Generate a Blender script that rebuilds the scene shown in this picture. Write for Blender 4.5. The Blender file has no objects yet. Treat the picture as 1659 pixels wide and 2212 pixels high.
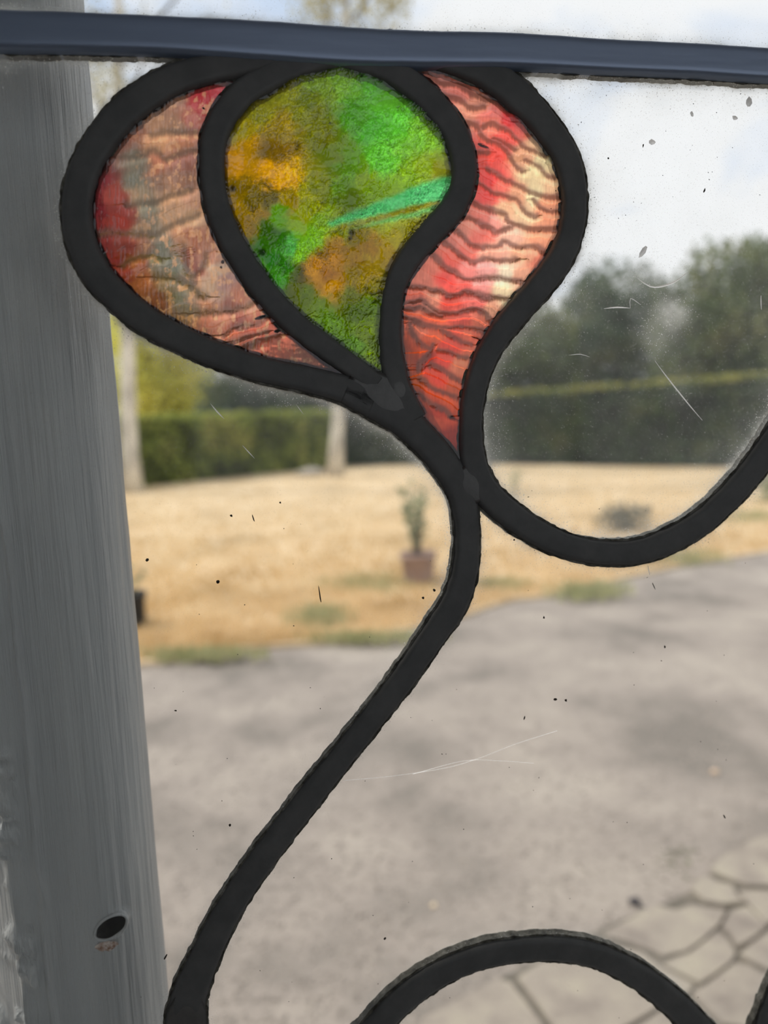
import bpy, bmesh, math, random
import numpy as np
from mathutils import Matrix, Vector

# ------------------------------------------------------------------ camera, world, sun, exposure
scene = bpy.context.scene
C = scene.collection
FPX, W, H = 1598.0, 1659.0, 2212.0
YAW, PITCH, ROLL = math.radians(9.5), math.radians(7.0), math.radians(2.5)
EYE = np.array([0.0, -0.28, 1.5])
_F = np.array([math.sin(YAW)*math.cos(PITCH), math.cos(YAW)*math.cos(PITCH), -math.sin(PITCH)])
_R0 = np.array([math.cos(YAW), -math.sin(YAW), 0.0])
_U0 = np.cross(_R0, _F)
_R = _R0*math.cos(ROLL) - _U0*math.sin(ROLL)
_U = _U0*math.cos(ROLL) + _R0*math.sin(ROLL)

cd = bpy.data.cameras.new('camera')
cam = bpy.data.objects.new('camera', cd)
C.objects.link(cam)
cam.matrix_world = Matrix(((_R[0], _U[0], -_F[0], EYE[0]), (_R[1], _U[1], -_F[1], EYE[1]),
                           (_R[2], _U[2], -_F[2], EYE[2]), (0, 0, 0, 1)))
cd.sensor_fit = 'VERTICAL'
cd.sensor_height = 36.0
cd.sensor_width = 27.0
cd.lens = 36.0*FPX/H
cd.clip_start = 0.01
cd.clip_end = 400
cd.dof.use_dof = True
cd.dof.focus_distance = 0.283
cd.dof.aperture_fstop = cd.lens/4.4
scene.camera = cam

scene.view_settings.view_transform = 'Standard'
scene.view_settings.look = 'None'
scene.view_settings.gamma = 1.0
scene.view_settings.use_curve_mapping = False
scene.view_settings.exposure = 0.0

world = bpy.data.worlds.new('sky')
scene.world = world
world.use_nodes = True
wn, wl = world.node_tree.nodes, world.node_tree.links
wn.clear()
w_out = wn.new('ShaderNodeOutputWorld')
w_bg = wn.new('ShaderNodeBackground')
w_tc = wn.new('ShaderNodeTexCoord')
w_map = wn.new('ShaderNodeMapping')
w_map.inputs['Scale'].default_value = (2.0, 2.0, 5.0)
w_map.inputs['Location'].default_value = (3.1, 0.4, 0.2)
w_n = wn.new('ShaderNodeTexNoise')
w_n.inputs['Scale'].default_value = 1.8
w_n.inputs['Detail'].default_value = 6.0
w_n.inputs['Roughness'].default_value = 0.58
w_n.inputs['Distortion'].default_value = 0.6
w_r = wn.new('ShaderNodeValToRGB')
w_r.color_ramp.elements[0].position = 0.30
w_r.color_ramp.elements[0].color = (0.56, 0.68, 0.88, 1)
w_r.color_ramp.elements[1].position = 0.52
w_r.color_ramp.elements[1].color = (0.88, 0.89, 0.91, 1)
w_bg.inputs['Strength'].default_value = 1.1
wl.new(w_tc.outputs['Generated'], w_map.inputs['Vector'])
wl.new(w_map.outputs['Vector'], w_n.inputs['Vector'])
wl.new(w_n.outputs['Fac'], w_r.inputs['Fac'])
wl.new(w_r.outputs['Color'], w_bg.inputs['Color'])
wl.new(w_bg.outputs['Background'], w_out.inputs['Surface'])

sd = bpy.data.lights.new('sun', 'SUN')
sd.energy = 2.6
sd.angle = math.radians(3.0)
sd.color = (1.0, 0.94, 0.84)
sun = bpy.data.objects.new('sun', sd)
C.objects.link(sun)
sun.rotation_euler = Vector((0.62, -0.42, -0.85)).to_track_quat('-Z', 'Y').to_euler()

# ------------------------------------------------------------------ helpers
def ray(px, py):
    px = np.asarray(px, float)[..., None]
    py = np.asarray(py, float)[..., None]
    return _R*(px - W/2)/FPX + _U*(H/2 - py)/FPX + _F

def onplane(px, py, axis, val):
    d = ray(px, py)
    t = (val - EYE[axis])/d[..., axis]
    return EYE + d*t[..., None]

def ground(px, py, z=0.0):
    return onplane(px, py, 2, z)

def glass(px, py, y=0.0):
    return onplane(px, py, 1, y)

def at_depth(px, py, ydist):
    return onplane(px, py, 1, ydist)

def to_px(P):
    d = np.asarray(P, float) - EYE
    z = d @ _F
    return W/2 + FPX*(d @ _R)/z, H/2 - FPX*(d @ _U)/z

def lin(r, g, b):
    f = lambda c: (c/255/12.92) if c/255 <= 0.04045 else ((c/255 + 0.055)/1.055)**2.4
    return (f(r), f(g), f(b), 1.0)

def mesh_obj(name, verts, faces, mat=None, parent=None, smooth=False):
    me = bpy.data.meshes.new(name)
    if isinstance(verts, np.ndarray): verts = verts.tolist()
    if isinstance(faces, np.ndarray): faces = faces.tolist()
    me.from_pydata(verts, [], faces)
    me.update()
    if mat is not None:
        for m in (mat if isinstance(mat, (list, tuple)) else [mat]):
            me.materials.append(m)
    if smooth:
        me.polygons.foreach_set('use_smooth', [True]*len(me.polygons))
    o = bpy.data.objects.new(name, me)
    C.objects.link(o)
    if parent is not None: o.parent = parent
    return o

def bm_obj(name, bm, mat=None, parent=None, smooth=False):
    me = bpy.data.meshes.new(name)
    bmesh.ops.recalc_face_normals(bm, faces=bm.faces)
    bm.to_mesh(me); bm.free()
    if mat is not None: me.materials.append(mat)
    if smooth: me.polygons.foreach_set('use_smooth', [True]*len(me.polygons))
    o = bpy.data.objects.new(name, me)
    C.objects.link(o)
    if parent is not None: o.parent = parent
    return o

def tag(o, label, cat, group=None, kind=None):
    o['label'] = label
    o['category'] = cat
    if group: o['group'] = group
    if kind: o['kind'] = kind
    return o

def struct(o, label=None):
    o['kind'] = 'structure'
    if label: o['label'] = label
    return o

def empty(name, loc=(0, 0, 0)):
    o = bpy.data.objects.new(name, None)
    o.empty_display_size = 0.05
    o.location = loc
    C.objects.link(o)
    return o

def box(bm, x0, x1, y0, y1, z0, z1):
    v = [bm.verts.new(p) for p in ((x0,y0,z0),(x1,y0,z0),(x1,y1,z0),(x0,y1,z0),(x0,y0,z1),(x1,y0,z1),(x1,y1,z1),(x0,y1,z1))]
    for f in ((0,3,2,1),(4,5,6,7),(0,1,5,4),(1,2,6,5),(2,3,7,6),(3,0,4,7)):
        bm.faces.new([v[i] for i in f])

def spline(pts, step=3.0):
    """Catmull-Rom through rows of pts (first two columns are the pixel position), sampled evenly."""
    P = np.asarray(pts, float)
    P = np.vstack([2*P[0]-P[1], P, 2*P[-1]-P[-2]])
    out = []
    for i in range(1, len(P)-2):
        p0, p1, p2, p3 = P[i-1], P[i], P[i+1], P[i+2]
        n = max(2, int(np.hypot(*(p2-p1)[:2])/step))
        t = np.linspace(0, 1, n, endpoint=False)[:, None]
        out.append(0.5*((2*p1) + (-p0+p2)*t + (2*p0-5*p1+4*p2-p3)*t**2 + (-p0+3*p1-3*p2+p3)*t**3))
    out.append(P[-2][None])
    return np.vstack(out)

def _hash(ix, iy, seed):
    h = (ix.astype(np.int64)*374761393 + iy.astype(np.int64)*668265263 + seed*974711) & 0x7fffffff
    h = ((h ^ (h >> 13))*1274126177) & 0x7fffffff
    return ((h ^ (h >> 16)) & 0xffff)/65535.0

def vnoise(x, y, seed=0):
    x = np.asarray(x, float); y = np.asarray(y, float)
    ix, iy = np.floor(x), np.floor(y)
    fx, fy = x-ix, y-iy
    ux, uy = fx*fx*fx*(fx*(fx*6-15)+10), fy*fy*fy*(fy*(fy*6-15)+10)
    a = _hash(ix, iy, seed); b = _hash(ix+1, iy, seed)
    c = _hash(ix, iy+1, seed); d = _hash(ix+1, iy+1, seed)
    return (a*(1-ux)+b*ux)*(1-uy) + (c*(1-ux)+d*ux)*uy

def fbm(x, y, seed=0, octv=4, gain=0.5):
    s, a, t = 0, 1.0, 0
    for o in range(octv):
        s = s + a*vnoise(x*2**o + 17.3*o, y*2**o - 9.1*o, seed+o); t += a; a *= gain
    return s/t

# ------------------------------------------------------------------ materials
def mat(name):
    m = bpy.data.materials.new(name)
    m.use_nodes = True
    n, l = m.node_tree.nodes, m.node_tree.links
    n.clear()
    out = n.new('ShaderNodeOutputMaterial')
    return m, n, l, out

def noise_mat(name, cols, scale=5.0, rough=0.8, stretch=(1, 1, 1), detail=5, pos=(0.35, 0.65), bump=0.0, bscale=None,
              bstretch=None, spec=0.3, metallic=0.0, translucent=0.0, bdist=0.01):
    m, n, l, out = mat(name)
    tc = n.new('ShaderNodeTexCoord'); mp = n.new('ShaderNodeMapping'); nz = n.new('ShaderNodeTexNoise')
    rp = n.new('ShaderNodeValToRGB'); b = n.new('ShaderNodeBsdfPrincipled')
    mp.inputs['Scale'].default_value = stretch
    nz.inputs['Scale'].default_value = scale; nz.inputs['Detail'].default_value = detail
    nz.inputs['Roughness'].default_value = 0.62
    cr = rp.color_ramp
    k = len(cols)
    while len(cr.elements) < k: cr.elements.new(0.5)
    for i, c in enumerate(cols):
        cr.elements[i].position = pos[0] + (pos[1]-pos[0])*i/max(1, k-1)
        cr.elements[i].color = c
    b.inputs['Roughness'].default_value = rough
    b.inputs['Specular IOR Level'].default_value = spec
    b.inputs['Metallic'].default_value = metallic
    l.new(tc.outputs['Object'], mp.inputs['Vector']); l.new(mp.outputs['Vector'], nz.inputs['Vector'])
    l.new(nz.outputs['Fac'], rp.inputs['Fac']); l.new(rp.outputs['Color'], b.inputs['Base Color'])
    if bump:
        mp2 = n.new('ShaderNodeMapping'); mp2.inputs['Scale'].default_value = bstretch or stretch
        nb = n.new('ShaderNodeTexNoise'); nb.inputs['Scale'].default_value = bscale or scale*4
        nb.inputs['Detail'].default_value = 4
        bp = n.new('ShaderNodeBump'); bp.inputs['Strength'].default_value = bump; bp.inputs['Distance'].default_value = bdist
        l.new(tc.outputs['Object'], mp2.inputs['Vector']); l.new(mp2.outputs['Vector'], nb.inputs['Vector'])
        l.new(nb.outputs['Fac'], bp.inputs['Height']); l.new(bp.outputs['Normal'], b.inputs['Normal'])
    if translucent:
        t = n.new('ShaderNodeBsdfTranslucent'); mx = n.new('ShaderNodeMixShader')
        mx.inputs[0].default_value = translucent
        l.new(rp.outputs['Color'], t.inputs['Color'])
        l.new(b.outputs[0], mx.inputs[1]); l.new(t.outputs[0], mx.inputs[2]); l.new(mx.outputs[0], out.inputs[0])
    else:
        l.new(b.outputs[0], out.inputs[0])
    return m

M_WALL = noise_mat('painted_plaster', [(0.68, 0.68, 0.67, 1), (0.74, 0.74, 0.72, 1)], 3, 0.85)
M_OUTER = M_WALL
M_FLOOR = noise_mat('floor_boards', [(0.20, 0.13, 0.08, 1), (0.30, 0.20, 0.12, 1)], 4, 0.5, (1, 8, 1))
M_CEIL = noise_mat('ceiling_paint', [(0.65, 0.65, 0.63, 1), (0.70, 0.70, 0.68, 1)], 3, 0.9)
M_FRAME = noise_mat('white_gloss_paint', [(0.60, 0.61, 0.62, 1), (0.68, 0.69, 0.70, 1)], 6, 0.45, bump=0.2)
M_POST = noise_mat('grey_white_brushed_paint', [(0.30, 0.315, 0.325, 1), (0.38, 0.395, 0.40, 1)], 40, 0.42, (1, 1, 0.06),
                   bump=0.7, bscale=420, bstretch=(1, 1, 0.035), bdist=0.0022, spec=0.5)
M_HOLE = noise_mat('dark_weathered_hole', [(0.012, 0.014, 0.02, 1), (0.03, 0.03, 0.035, 1)], 300, 0.8)
M_CHIP = noise_mat('bare_chipped_wood', [(0.20, 0.10, 0.06, 1), (0.55, 0.48, 0.44, 1)], 700, 0.9)
M_LEAD = noise_mat('blackened_lead', [(0.066, 0.066, 0.066, 1), (0.086, 0.085, 0.084, 1)], 90, 0.6, bump=0.25, bscale=350, bdist=0.0006, spec=0.35)
M_BAR = noise_mat('glare_tinted_bar', [(0.16, 0.20, 0.29, 1), (0.20, 0.25, 0.35, 1)], 20, 0.34, (0.3, 1, 3), bump=0.15, bscale=60,
                  bstretch=(0.2, 1, 2), bdist=0.001, spec=0.6, metallic=0.45)  # bluish lens glare over the dark bar is painted into its colour
M_SOLDER = noise_mat('dull_solder', [(0.062, 0.060, 0.058, 1), (0.090, 0.087, 0.084, 1)], 120, 0.42, bump=0.3, bscale=250, bdist=0.0008, spec=0.45)
M_PUTTY = noise_mat('old_glazing_cement', [(0.025, 0.023, 0.018, 1), (0.09, 0.085, 0.07, 1), (0.20, 0.19, 0.17, 1)], 260, 0.95, pos=(0.35, 0.72))
M_DIRT = noise_mat('dark_dirt', [(0.02, 0.016, 0.012, 1), (0.05, 0.04, 0.03, 1)], 300, 0.9)
M_SCRATCH = noise_mat('pale_scratch', [(0.93, 0.93, 0.93, 1), (0.97, 0.97, 0.97, 1)], 200, 0.8, translucent=0.85)

def clear_glass_mat():
    m, n, l, out = mat('dusty_clear_glass')
    tr = n.new('ShaderNodeBsdfTransparent'); tr.inputs['Color'].default_value = (0.985, 0.99, 0.985, 1)
    tl = n.new('ShaderNodeBsdfTranslucent'); tl.inputs['Color'].default_value = (0.84, 0.86, 0.84, 1)
    df = n.new('ShaderNodeBsdfDiffuse'); df.inputs['Color'].default_value = (0.60, 0.60, 0.58, 1)
    gl = n.new('ShaderNodeBsdfGlossy'); gl.inputs['Roughness'].default_value = 0.02
    fr = n.new('ShaderNodeFresnel'); fr.inputs['IOR'].default_value = 1.25
    at = n.new('ShaderNodeAttribute'); at.attribute_name = 'dust'
    tc = n.new('ShaderNodeTexCoord')
    def specks(scale, lo, hi, seed):
        mp = n.new('ShaderNodeMapping'); mp.inputs['Location'].default_value = (seed, seed*1.7, seed*0.3)
        vz = n.new('ShaderNodeTexVoronoi'); vz.inputs['Scale'].default_value = scale
        vz.inputs['Randomness'].default_value = 1.0
        r = n.new('ShaderNodeMapRange'); r.inputs['From Min'].default_value = lo; r.inputs['From Max'].default_value = hi
        r.inputs['To Min'].default_value = 1.0; r.inputs['To Max'].default_value = 0.0
        l.new(tc.outputs['Object'], mp.inputs['Vector']); l.new(mp.outputs['Vector'], vz.inputs['Vector'])
        l.new(vz.outputs['Distance'], r.inputs['Value'])
        return r.outputs['Result']
    def math_(op, a, b):
        q = n.new('ShaderNodeMath'); q.operation = op
        for i, v in enumerate((a, b)):
            if isinstance(v, (int, float)): q.inputs[i].default_value = v
            else: l.new(v, q.inputs[i])
        return q.outputs[0]
    nz = n.new('ShaderNodeTexNoise'); nz.inputs['Scale'].default_value = 45; nz.inputs['Detail'].default_value = 6
    nz.inputs['Roughness'].default_value = 0.75
    l.new(tc.outputs['Object'], nz.inputs['Vector'])
    nm = n.new('ShaderNodeMapRange'); nm.inputs['From Min'].default_value = 0.25; nm.inputs['From Max'].default_value = 0.8
    nm.inputs['To Min'].default_value = 0.35; nm.inputs['To Max'].default_value = 1.7
    l.new(nz.outputs['Fac'], nm.inputs['Value'])
    s = math_('ADD', specks(420, 0.06, 0.13, 1.3), specks(900, 0.10, 0.20, 4.1))
    s = math_('MULTIPLY', s, 4.0)
    f = math_('MULTIPLY', at.outputs['Fac'], math_('ADD', nm.outputs['Result'], s))
    f = math_('MINIMUM', f, 0.9)
    m1 = n.new('ShaderNodeMixShader'); m1.inputs[0].default_value = 0.35
    l.new(tl.outputs[0], m1.inputs[1]); l.new(df.outputs[0], m1.inputs[2])
    m2 = n.new('ShaderNodeMixShader'); l.new(f, m2.inputs[0]); l.new(tr.outputs[0], m2.inputs[1]); l.new(m1.outputs[0], m2.inputs[2])
    m3 = n.new('ShaderNodeMixShader'); l.new(math_('MULTIPLY', fr.outputs[0], 0.6), m3.inputs[0])
    l.new(m2.outputs[0], m3.inputs[1]); l.new(gl.outputs[0], m3.inputs[2])
    l.new(m3.outputs[0], out.inputs[0])
    return m
M_CLEAR = clear_glass_mat()

def back_glass_mat():
    m, n, l, out = mat('glass_back_face')
    tr = n.new('ShaderNodeBsdfTransparent')
    l.new(tr.outputs[0], out.inputs[0])
    return m
M_GBACK = back_glass_mat()

def tint_glass_mat(name, transl=0.6, rough=0.06, ior=1.22, gain=1.0):
    m, n, l, out = mat(name)
    at = n.new('ShaderNodeAttribute'); at.attribute_name = 'tint'
    tl = n.new('ShaderNodeBsdfTranslucent')
    rf = n.new('ShaderNodeBsdfRefraction'); rf.inputs['IOR'].default_value = ior; rf.inputs['Roughness'].default_value = rough
    gl = n.new('ShaderNodeBsdfGlossy'); gl.inputs['Roughness'].default_value = 0.12
    gl.inputs['Color'].default_value = (1, 1, 1, 1)
    l.new(at.outputs['Color'], tl.inputs['Color']); l.new(at.outputs['Color'], rf.inputs['Color'])
    m1 = n.new('ShaderNodeMixShader'); m1.inputs[0].default_value = transl
    l.new(rf.outputs[0], m1.inputs[1]); l.new(tl.outputs[0], m1.inputs[2])
    m2 = n.new('ShaderNodeMixShader'); m2.inputs[0].default_value = 0.04
    l.new(m1.outputs[0], m2.inputs[1]); l.new(gl.outputs[0], m2.inputs[2])
    l.new(m2.outputs[0], out.inputs[0])
    return m
M_RED = tint_glass_mat('streaky_red_glass', 0.62)
M_REDL = tint_glass_mat('streaky_rose_glass', 0.55)
M_GREEN = tint_glass_mat('mottled_green_glass', 0.65)

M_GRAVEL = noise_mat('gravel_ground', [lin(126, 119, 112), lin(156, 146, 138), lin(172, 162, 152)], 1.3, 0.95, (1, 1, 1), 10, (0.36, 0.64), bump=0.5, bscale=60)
M_PEBBLE = noise_mat('gravel_stones', [lin(136, 128, 120), lin(162, 152, 144), lin(178, 168, 158)], 25, 0.9)
M_SLAB = noise_mat('paving_stone', [lin(140, 130, 122), lin(160, 150, 139), lin(170, 161, 146)], 7, 0.9, bump=0.3, bscale=60)
M_JOINT = noise_mat('mossy_joint_sand', [lin(98, 93, 85), lin(122, 114, 104)], 20, 0.95)
M_LAWN = noise_mat('dry_lawn_soil', [lin(186, 164, 132), lin(216, 192, 156), lin(228, 206, 174)], 0.9, 0.95, (1, 1, 1), 8, (0.34, 0.66))
M_STRAW = noise_mat('dry_grass_blades', [lin(206, 176, 124), lin(228, 202, 156), lin(238, 217, 178)], 1.2, 0.9, translucent=0.35)
M_WEED = noise_mat('green_weed', [lin(164, 166, 118), lin(196, 192, 148)], 8, 0.85, translucent=0.35)
M_HEDGE = noise_mat('hedge_leaves', [lin(24, 38, 24), lin(58, 82, 46), lin(96, 104, 56)], 0.8, 0.75, translucent=0.2, detail=7, pos=(0.38, 0.64))
M_HEDGEL = noise_mat('light_hedge_leaves', [lin(92, 104, 46), lin(156, 170, 82), lin(188, 188, 104)], 0.8, 0.75, translucent=0.3, detail=7, pos=(0.38, 0.62))
M_HEDGETOP = noise_mat('sunlit_hedge_growth', [lin(168, 168, 84), lin(196, 190, 106)], 2.0, 0.8, translucent=0.4)  # yellowish growth, painted lighter for the sun on the hedge top
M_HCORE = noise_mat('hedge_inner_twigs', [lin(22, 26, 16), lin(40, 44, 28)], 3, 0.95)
M_TREE_D = noise_mat('dark_tree_leaves', [lin(44, 60, 50), lin(84, 104, 80), lin(110, 118, 78)], 0.5, 0.75, translucent=0.25, detail=7, pos=(0.36, 0.64))
M_TREE_M = noise_mat('mid_tree_leaves', [lin(48, 64, 44), lin(100, 116, 72), lin(140, 140, 84)], 0.5, 0.75, translucent=0.3)
M_TREE_Y = noise_mat('yellow_tree_leaves', [lin(206, 208, 100), lin(246, 240, 140)], 0.7, 0.75, translucent=0.55)
M_BIRCHLEAF = noise_mat('birch_leaves', [lin(168, 158, 104), lin(205, 196, 150)], 1.0, 0.75, translucent=0.6)
M_BARK = noise_mat('birch_bark', [lin(105, 98, 92), lin(196, 190, 178), lin(226, 220, 206)], 5, 0.85, (1, 1, 0.35), 6, (0.30, 0.6))
M_BRANCH = noise_mat('brown_bark', [lin(70, 60, 50), lin(110, 98, 84)], 5, 0.9)
M_POT = noise_mat('mauve_clay_pot', [lin(150, 124, 114), lin(172, 146, 134)], 10, 0.85)
M_SOIL = noise_mat('potting_soil', [lin(50, 42, 34), lin(80, 68, 56)], 20, 0.95)
M_OLIVE = noise_mat('grey_green_leaves', [lin(140, 148, 112), lin(172, 176, 142)], 12, 0.7, translucent=0.35)
M_LAVENDER = noise_mat('dusky_shrub_leaves', [lin(98, 102, 90), lin(136, 134, 124)], 12, 0.8, translucent=0.2)
M_BLACKPOT = noise_mat('black_pot', [lin(26, 26, 26), lin(42, 42, 42)], 12, 0.5)
M_STONE = noise_mat('pale_stone', [lin(150, 142, 132), lin(196, 188, 176)], 5, 0.9, bump=0.3)
M_DARKSTONE = noise_mat('dark_stone', [lin(62, 60, 64), lin(90, 86, 90)], 20, 0.8)
M_ROOF = noise_mat('roof_tile', [lin(96, 66, 54), lin(130, 92, 74)], 6, 0.9)

# ------------------------------------------------------------------ the room
PX0, PX1, PZ0, PZ1 = -0.170, 0.345, 1.095, 1.735         # the leaded panel's rectangle in its plane y = 0
RX0, RX1, RY0, RZ1 = -1.6, 3.2, -2.7, 2.9

def wall_with_hole(name, x0, x1, y0, y1, z0, z1, hx0, hx1, hz0, hz1, m):
    bm = bmesh.new()
    box(bm, x0, hx0, y0, y1, z0, z1); box(bm, hx1, x1, y0, y1, z0, z1)
    box(bm, hx0, hx1, y0, y1, z0, hz0); box(bm, hx0, hx1, y0, y1, hz1, z1)
    return struct(bm_obj(name, bm, m))
FW = 0.055
wall_with_hole('wall_front', RX0-0.1, RX1+0.1, -0.075, 0.012, 0.0, RZ1+0.1, PX0-FW, PX1+FW, PZ0-FW, PZ1+FW, M_WALL)
bm = bmesh.new(); box(bm, RX0-0.1, RX0, RY0, -0.075, 0, RZ1); struct(bm_obj('wall_left', bm, M_WALL))
bm = bmesh.new(); box(bm, RX1, RX1+0.1, RY0, -0.075, 0, RZ1); struct(bm_obj('wall_right', bm, M_WALL))
WX0, WX1, WZ0, WZ1 = -0.3, 3.0, 0.6, 2.8  # window opening added out of view, sized to light the cames and bar
wall_with_hole('wall_back', RX0-0.1, RX1+0.1, RY0-0.1, RY0, 0, RZ1+0.1, WX0, WX1, WZ0, WZ1, M_WALL)
bm = bmesh.new(); box(bm, RX0, RX1, RY0, -0.075, 0.0, 0.03); struct(bm_obj('floor', bm, M_FLOOR))
bm = bmesh.new(); box(bm, RX0-0.1, RX1+0.1, RY0, -0.075, RZ1, RZ1+0.1); struct(bm_obj('ceiling', bm, M_CEIL))

def frame_ring(bm, x0, x1, z0, z1, w, y0, y1):
    box(bm, x0-w, x0, y0, y1, z0-w, z1+w); box(bm, x1, x1+w, y0, y1, z0-w, z1+w)
    box(bm, x0, x1, y0, y1, z0-w, z0); box(bm, x0, x1, y0, y1, z1, z1+w)
win1 = empty('window_1', (0, 0, 0)); struct(win1, 'white painted wooden frame holding the leaded panel')
bm = bmesh.new(); frame_ring(bm, PX0, PX1, PZ0, PZ1, FW, -0.07, 0.010); bm_obj('window_frame', bm, M_FRAME, win1)
added_win = empty('added_window', (0, 0, 0)); struct(added_win, 'unseen window added in the wall behind to brighten the room')
bm = bmesh.new(); frame_ring(bm, WX0+0.05, WX1-0.05, WZ0+0.05, WZ1-0.05, 0.05, RY0-0.08, RY0-0.02)
box(bm, (WX0+WX1)/2-0.02, (WX0+WX1)/2+0.02, RY0-0.075, RY0-0.025, WZ0+0.05, WZ1-0.05)
bm_obj('window_frame', bm, M_FRAME, added_win)
bm = bmesh.new(); box(bm, WX0+0.05, WX1-0.05, RY0-0.053, RY0-0.048, WZ0+0.05, WZ1-0.05); bm_obj('pane', bm, M_CLEAR, added_win)

# ------------------------------------------------------------------ the leaded glass panel
panel = empty('leaded_glass_panel', (0, 0, PZ0))
tag(panel, 'leaded glass panel with a red and green tulip flower and curling black stem', 'stained glass')
bpy.context.view_layer.update()
def to_panel(o):
    o.parent = panel
    o.matrix_parent_inverse = Matrix.Translation((0, 0, -PZ0))
    return o

# came centrelines: pixel x, pixel y, pixel width
CAMES = {
 'bar': [(-700, 44, 96), (-350, 62, 95), (0, 76, 92), (160, 80, 89), (370, 87, 86), (560, 98, 90), (740, 110, 88), (900, 116, 84), (1100, 119, 80),
         (1300, 130, 76), (1500, 139, 75), (1659, 149, 75), (2000, 165, 70), (2300, 180, 66)],
 'left_petal': [(640, 112, 60), (530, 138, 66), (450, 155, 66), (375, 178, 70), (302, 222, 74), (246, 274, 74), (201, 340, 71), (174, 410, 69), (169, 475, 68),
                (182, 535, 68), (210, 592, 66), (255, 642, 64), (312, 690, 62), (384, 730, 60), (462, 764, 58), (560, 797, 57),
                (660, 819, 57), (745, 842, 62), (805, 868, 74)],
 'stem': [(745, 842, 60), (805, 868, 74), (862, 902, 72), (916, 950, 66), (962, 1006, 64), (994, 1060, 62), (1003, 1110, 56), (1006, 1170, 53), (1000, 1235, 56),
          (978, 1302, 58), (922, 1386, 55), (862, 1472, 53), (797, 1555, 52), (729, 1640, 52), (655, 1734, 54), (577, 1836, 55),
          (516, 1922, 56), (470, 2003, 60), (433, 2085, 66), (408, 2150, 76), (402, 2215, 92), (404, 2290, 84), (416, 2420, 70), (450, 2700, 60)],
 'bud_left': [(830, 140, 60), (740, 122, 68), (660, 138, 64), (580, 172, 66), (515, 218, 64), (470, 284, 62), (459, 350, 57), (463, 414, 56), (480, 478, 58),
              (514, 548, 57), (567, 626, 56), (627, 692, 55), (692, 744, 54), (752, 787, 52), (812, 832, 54)],
 'bud_right': [(740, 122, 68), (820, 148, 62), (884, 186, 62), (938, 236, 62), (976, 287, 60), (996, 345, 58), (996, 398, 58), (972, 454, 60),
               (924, 508, 60), (880, 562, 56), (850, 622, 50), (841, 698, 50), (843, 768, 54), (860, 838, 54), (898, 905, 44)],
 'right_petal': [(880, 112, 60), (980, 138, 62), (1045, 160, 72), (1098, 198, 72), (1146, 244, 66), (1190, 298, 62), (1222, 356, 60), (1235, 424, 56), (1229, 497, 56),
                 (1204, 561, 58), (1160, 622, 58), (1107, 682, 56), (1063, 740, 53), (1034, 800, 51), (1018, 862, 50), (1013, 930, 50),
                 (1020, 1000, 56), (1046, 1060, 60), (1086, 1100, 60), (1150, 1146, 56), (1220, 1178, 54), (1300, 1193, 52), (1375, 1189, 53),
                 (1450, 1162, 54), (1525, 1114, 53), (1595, 1044, 54), (1650, 972, 54), (1705, 880, 54), (1740, 770, 54), (1790, 660, 55),
                 (1850, 540, 55), (1870, 420, 55), (1840, 290, 55), (1780, 160, 55)],
 'bottom_arch': [(690, 2420, 58), (745, 2290, 58), (812, 2210, 56), (880, 2143, 56), (955, 2093, 54), (1045, 2058, 52), (1130, 2045, 52), (1210, 2044, 53), (1290, 2060, 54),
                 (1370, 2099, 54), (1440, 2152, 57), (1502, 2214, 60), (1560, 2290, 60), (1600, 2380, 60), (1620, 2520, 58)],
 'corner_curl': [(1600, 2380, 56), (1622, 2290, 56), (1652, 2212, 56), (1692, 2112, 56), (1760, 1990, 56), (1860, 1890, 56), (2000, 1830, 56), (2300, 1780, 56)],
}
came_samples = []
came_lines = {}
for cname, pts in CAMES.items():
    S = spline(pts, 4.0)
    T = np.gradient(S[:, :2], axis=0)
    T /= np.hypot(T[:, 0], T[:, 1])[:, None]
    N = np.stack([-T[:, 1], T[:, 0]], 1)
    came_lines[cname] = (S, N)

def came_clip(S):
    P = glass(S[:, 0], S[:, 1])
    m = 0.004
    return (P[:, 0] > PX0-m) & (P[:, 0] < PX1+m) & (P[:, 2] > PZ0-m) & (P[:, 2] < PZ1+m)

def sweep(S, N, halfw, prof, seed, edge_amp, edge_freq):
    """prof: (u, y) pairs across; u in -1..1 of the half width, y in metres (room side is negative)."""
    s = np.arange(len(S))*4.0
    eL = 1 + edge_amp*(fbm(s*edge_freq, s*0+seed, seed, 4, 0.6)-0.5)*2
    eR = 1 + edge_amp*(fbm(s*edge_freq, s*0+seed+50, seed+9, 4, 0.6)-0.5)*2
    rows = []
    for u, y in prof:
        k = np.where(u < 0, eL, eR)*halfw*u
        P = glass(S[:, 0]+N[:, 0]*k, S[:, 1]+N[:, 1]*k)
        P[:, 1] = y
        rows.append(P)
    V = np.stack(rows, 1)
    n, k = V.shape[:2]
    idx = np.arange(n*k).reshape(n, k)
    nxt = np.roll(idx, -1, axis=1)
    F = np.stack([idx[:-1], nxt[:-1], nxt[1:], idx[1:]], -1).reshape(-1, 4).tolist()
    F.append(list(range(k))[::-1]); F.append(idx[-1].tolist())
    return V.reshape(-1, 3), F

def dome(front, back, k=13, p=4):
    u = np.linspace(-1, 1, k)
    fr = [(a, -(0.0017+(front-0.0017)*(1-abs(a)**p))) for a in u]
    bk = [(a, 0.0017+(back-0.0017)*(1-abs(a)**p)) for a in u[::-1]]
    return fr + bk

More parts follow.
